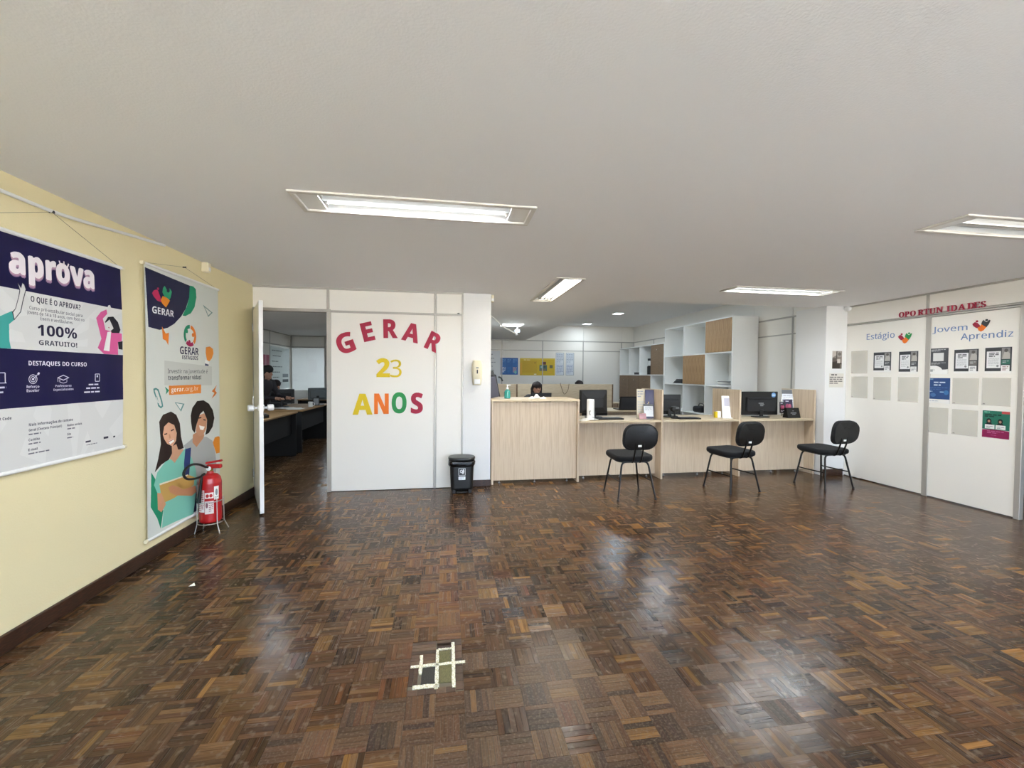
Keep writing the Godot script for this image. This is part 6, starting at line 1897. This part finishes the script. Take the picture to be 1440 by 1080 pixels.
	person(person_mesh(true, Color(0.012, 0.01, 0.012), Color(0.012, 0.01, 0.012), Color(0.01, 0.008, 0.008), skin, true), "person in black with dark hair leaning at the office desk", Vector3(-3.2, 0, -7.95), 70.0)
	person(seated_mesh, "person with dark hair seated behind the dark office monitor", Vector3(-3.3, 0, -8.7), 65.0)
	office_chair("black office chair under the seated person in the office", Vector3(-3.3, 0, -8.7), 65.0)

# ---------------------------------------------------------------- the room beyond the notice wall

func build_side_room() -> void:
	var w := structure("wall_beyond")
	part("wall_panel", MB.new().span(Vector3(RIGHT_X + 0.05, -0.05, -4.9), Vector3(8.6, CEIL, -4.78)), M.plaster, w)
	part("baseboard", MB.new().box(Vector3(7.0, 0.045, -4.77), Vector3(3.1, 0.09, 0.02), 0.004), M.baseboard, w)
	make_chair("black chair just visible beyond the end of the notice wall", Vector3(7.75, 0, -4.35), 30.0)

func gerar_shapes(c: Canvas) -> void:
	c.poly([8, 20, 527, 43, 516, 141, 468, 238, 404, 308, 318, 379, 236, 419, 143, 444, 28, 434], "1c1d40")
	c.poly([527, 41, 575, 39, 610, 55, 616, 123, 587, 209, 533, 268, 458, 301, 419, 301, 478, 226, 516, 141], "1f8f6a")
	c.poly([72, 189, 92, 165, 119, 154, 139, 158, 165, 203, 177, 237, 124, 233, 88, 209], "b31f53")
	c.poly([187, 161, 194, 129, 213, 107, 233, 129, 273, 116, 296, 136, 280, 183, 252, 219, 208, 187], "2f9a6e")
	c.poly([165, 222, 190, 187, 232, 192, 272, 208, 223, 268, 183, 246], "e08a2c")
	c.poly([235, 129, 251, 117, 270, 122, 270, 141, 253, 152, 236, 147], "1c1d40")
	c.poly([126, 142, 138, 134, 151, 139, 148, 150, 133, 155], "b31f53")
	c.poly([173, 414, 213, 463, 251, 455, 238, 549, 215, 517, 179, 507], "dd7a2a")
	c.poly([738, 534, 803, 523, 854, 542, 862, 583, 835, 627, 790, 656, 747, 642, 731, 583], "dd8a3a")
	c.poly([721, 641, 790, 661, 781, 685, 714, 675], "f2f2ee")
	c.poly([714, 675, 781, 685, 763, 710, 714, 697], "44506a")
	c.poly([192, 666, 833, 701, 830, 869, 193, 851], "c9cbc4")
	c.poly([240, 856, 659, 858, 658, 932, 242, 927], "e08436")
	c.poly([199, 862, 243, 891, 207, 922, 214, 893], "1f8f6a")
	c.poly([915, 869, 825, 922, 865, 939, 821, 989, 916, 941, 875, 917], "dd7a2a")
	c.poly([839, 1388, 874, 1345, 936, 1343, 990, 1373, 994, 1455, 952, 1500, 898, 1497], "e08a2c")
	c.poly([36, 1470, 76, 1525, 116, 1640, 165, 1784, 137, 1912, 99, 1821, 31, 1718], "1f8f6a")
	c.poly([417, 1342, 527, 1302, 594, 1292, 735, 1320, 835, 1370, 880, 1479, 899, 1613, 875, 1724, 752, 1722, 587, 1706, 523, 1531], "aeb0ad")
	c.poly([539, 1271, 618, 1255, 706, 1295, 687, 1326, 593, 1385, 531, 1335], "c08a68")
	c.poly([596, 1185, 620, 1121, 702, 1108, 743, 1161, 731, 1243, 687, 1299, 628, 1297, 584, 1250], "c79272")
	c.poly([630, 1205, 708, 1226, 688, 1254, 646, 1243], "f4efe8")
	c.poly([509, 1110, 532, 1047, 600, 996, 693, 995, 777, 1031, 839, 1093, 864, 1167, 837, 1242, 773, 1290, 716, 1299, 736, 1244, 743, 1168, 691, 1087, 643, 1110, 596, 1185, 568, 1262, 529, 1230, 513, 1162], "221a17")
	c.poly([620, 1137, 662, 1136, 661, 1147, 624, 1148], "2a1d18")
	c.poly([690, 1158, 723, 1167, 720, 1176, 689, 1167], "2a1d18")
	c.poly([587, 1706, 594, 1924, 534, 1924, 476, 1755, 520, 1688], "262a45")
	c.poly([126, 1118, 170, 1070, 260, 1054, 326, 1085, 368, 1158, 382, 1261, 417, 1361, 321, 1369, 264, 1377, 226, 1418, 146, 1437, 72, 1478, 112, 1383, 143, 1284, 133, 1189], "2c1d18")
	c.poly([261, 1322, 322, 1314, 344, 1361, 410, 1369, 424, 1407, 300, 1458, 235, 1414, 264, 1377], "d2a081")
	c.poly([64, 1568, 99, 1484, 190, 1425, 248, 1415, 300, 1458, 410, 1379, 445, 1366, 520, 1465, 578, 1570, 592, 1680, 574, 1810, 542, 1936, 311, 1919, 149, 1911, 169, 1774, 99, 1635], "7fc7b4")
	c.poly([435, 1373, 509, 1373, 498, 1473, 483, 1594, 421, 1583, 418, 1483], "2b3d73")
	c.poly([165, 1217, 181, 1160, 228, 1133, 298, 1162, 329, 1228, 319, 1288, 269, 1323, 210, 1293, 179, 1252], "dcaa8c")
	c.poly([220, 1275, 288, 1265, 294, 1287, 243, 1303], "fbf7f2")
	c.poly([220, 1277, 288, 1268, 290, 1273, 223, 1283], "b0524d")
	c.poly([180, 1214, 212, 1212, 212, 1221, 183, 1223], "3a241d")
	c.poly([254, 1196, 294, 1191, 295, 1200, 256, 1206], "3a241d")
	c.poly([230, 1226, 244, 1226, 251, 1256, 233, 1257], "c68f70")
	c.poly([121, 1573, 462, 1586, 561, 1633, 547, 1695, 295, 1728, 156, 1730], "c9a15a")
	c.poly([121, 1573, 462, 1586, 466, 1596, 126, 1586], "f0e6cc")
	c.poly([222, 1628, 269, 1622, 355, 1663, 404, 1693, 569, 1704, 590, 1761, 519, 1778, 315, 1715, 243, 1673], "c98f68")
	c.poly([99, 1635, 143, 1648, 195, 1748, 144, 1792, 105, 1759], "cf9a76")
	c.poly([72, 873, 100, 867, 130, 880, 170, 970, 176, 1008, 152, 1022, 121, 1002, 99, 931, 112, 927, 132, 993, 152, 1008, 163, 1000, 154, 967, 120, 891, 100, 879, 86, 887, 128, 979, 118, 981, 76, 898], "4f8c86")
	c.poly([309, 986, 427, 1006, 386, 1066, 351, 1032], "6f9a94")
	c.poly([326, 994, 407, 1010, 378, 1050, 355, 1026], "dfe3dd")
	c.poly([709, 168, 860, 216, 786, 265, 754, 219], "7f9a94")
	c.poly([732, 185, 837, 219, 786, 251, 765, 215], "d7dbd4")

func aprova_shapes(c: Canvas) -> void:
	c.poly([175, 401, 224, 372, 232, 415, 209, 438, 208, 519, 214, 554, 142, 558, 145, 415], "3f9f98")
	c.poly([261, 267, 255, 301, 238, 359, 223, 377, 232, 417, 266, 371, 281, 308, 296, 255, 287, 229, 276, 223, 268, 250, 257, 229, 253, 232], "3c3c44")
	c.poly([265, 267, 258, 302, 241, 359, 228, 379, 234, 409, 262, 370, 277, 307, 292, 255, 285, 233, 277, 228, 269, 255, 256, 233, 262, 251], "d9d9d6")
	c.poly([718, 342, 753, 301, 796, 279, 807, 301, 768, 339, 787, 406, 846, 412, 912, 418, 911, 465, 881, 474, 880, 555, 774, 555, 727, 520, 756, 463], "cf5a92")
	c.poly([800, 287, 812, 252, 827, 247, 836, 271, 822, 294, 803, 309], "d9d9d6")
	c.poly([784, 358, 808, 324, 848, 316, 884, 346, 903, 394, 892, 416, 837, 420], "23222a")
	c.poly([786, 365, 819, 338, 849, 391, 824, 410, 798, 399], "d9d9d6")
	c.poly([807, 388, 817, 385, 815, 395], "8a2440")
	c.poly([802, 417, 830, 412, 814, 537, 771, 533], "ecebe8")
	c.poly([881, 474, 917, 465, 916, 521, 885, 519], "23222a")
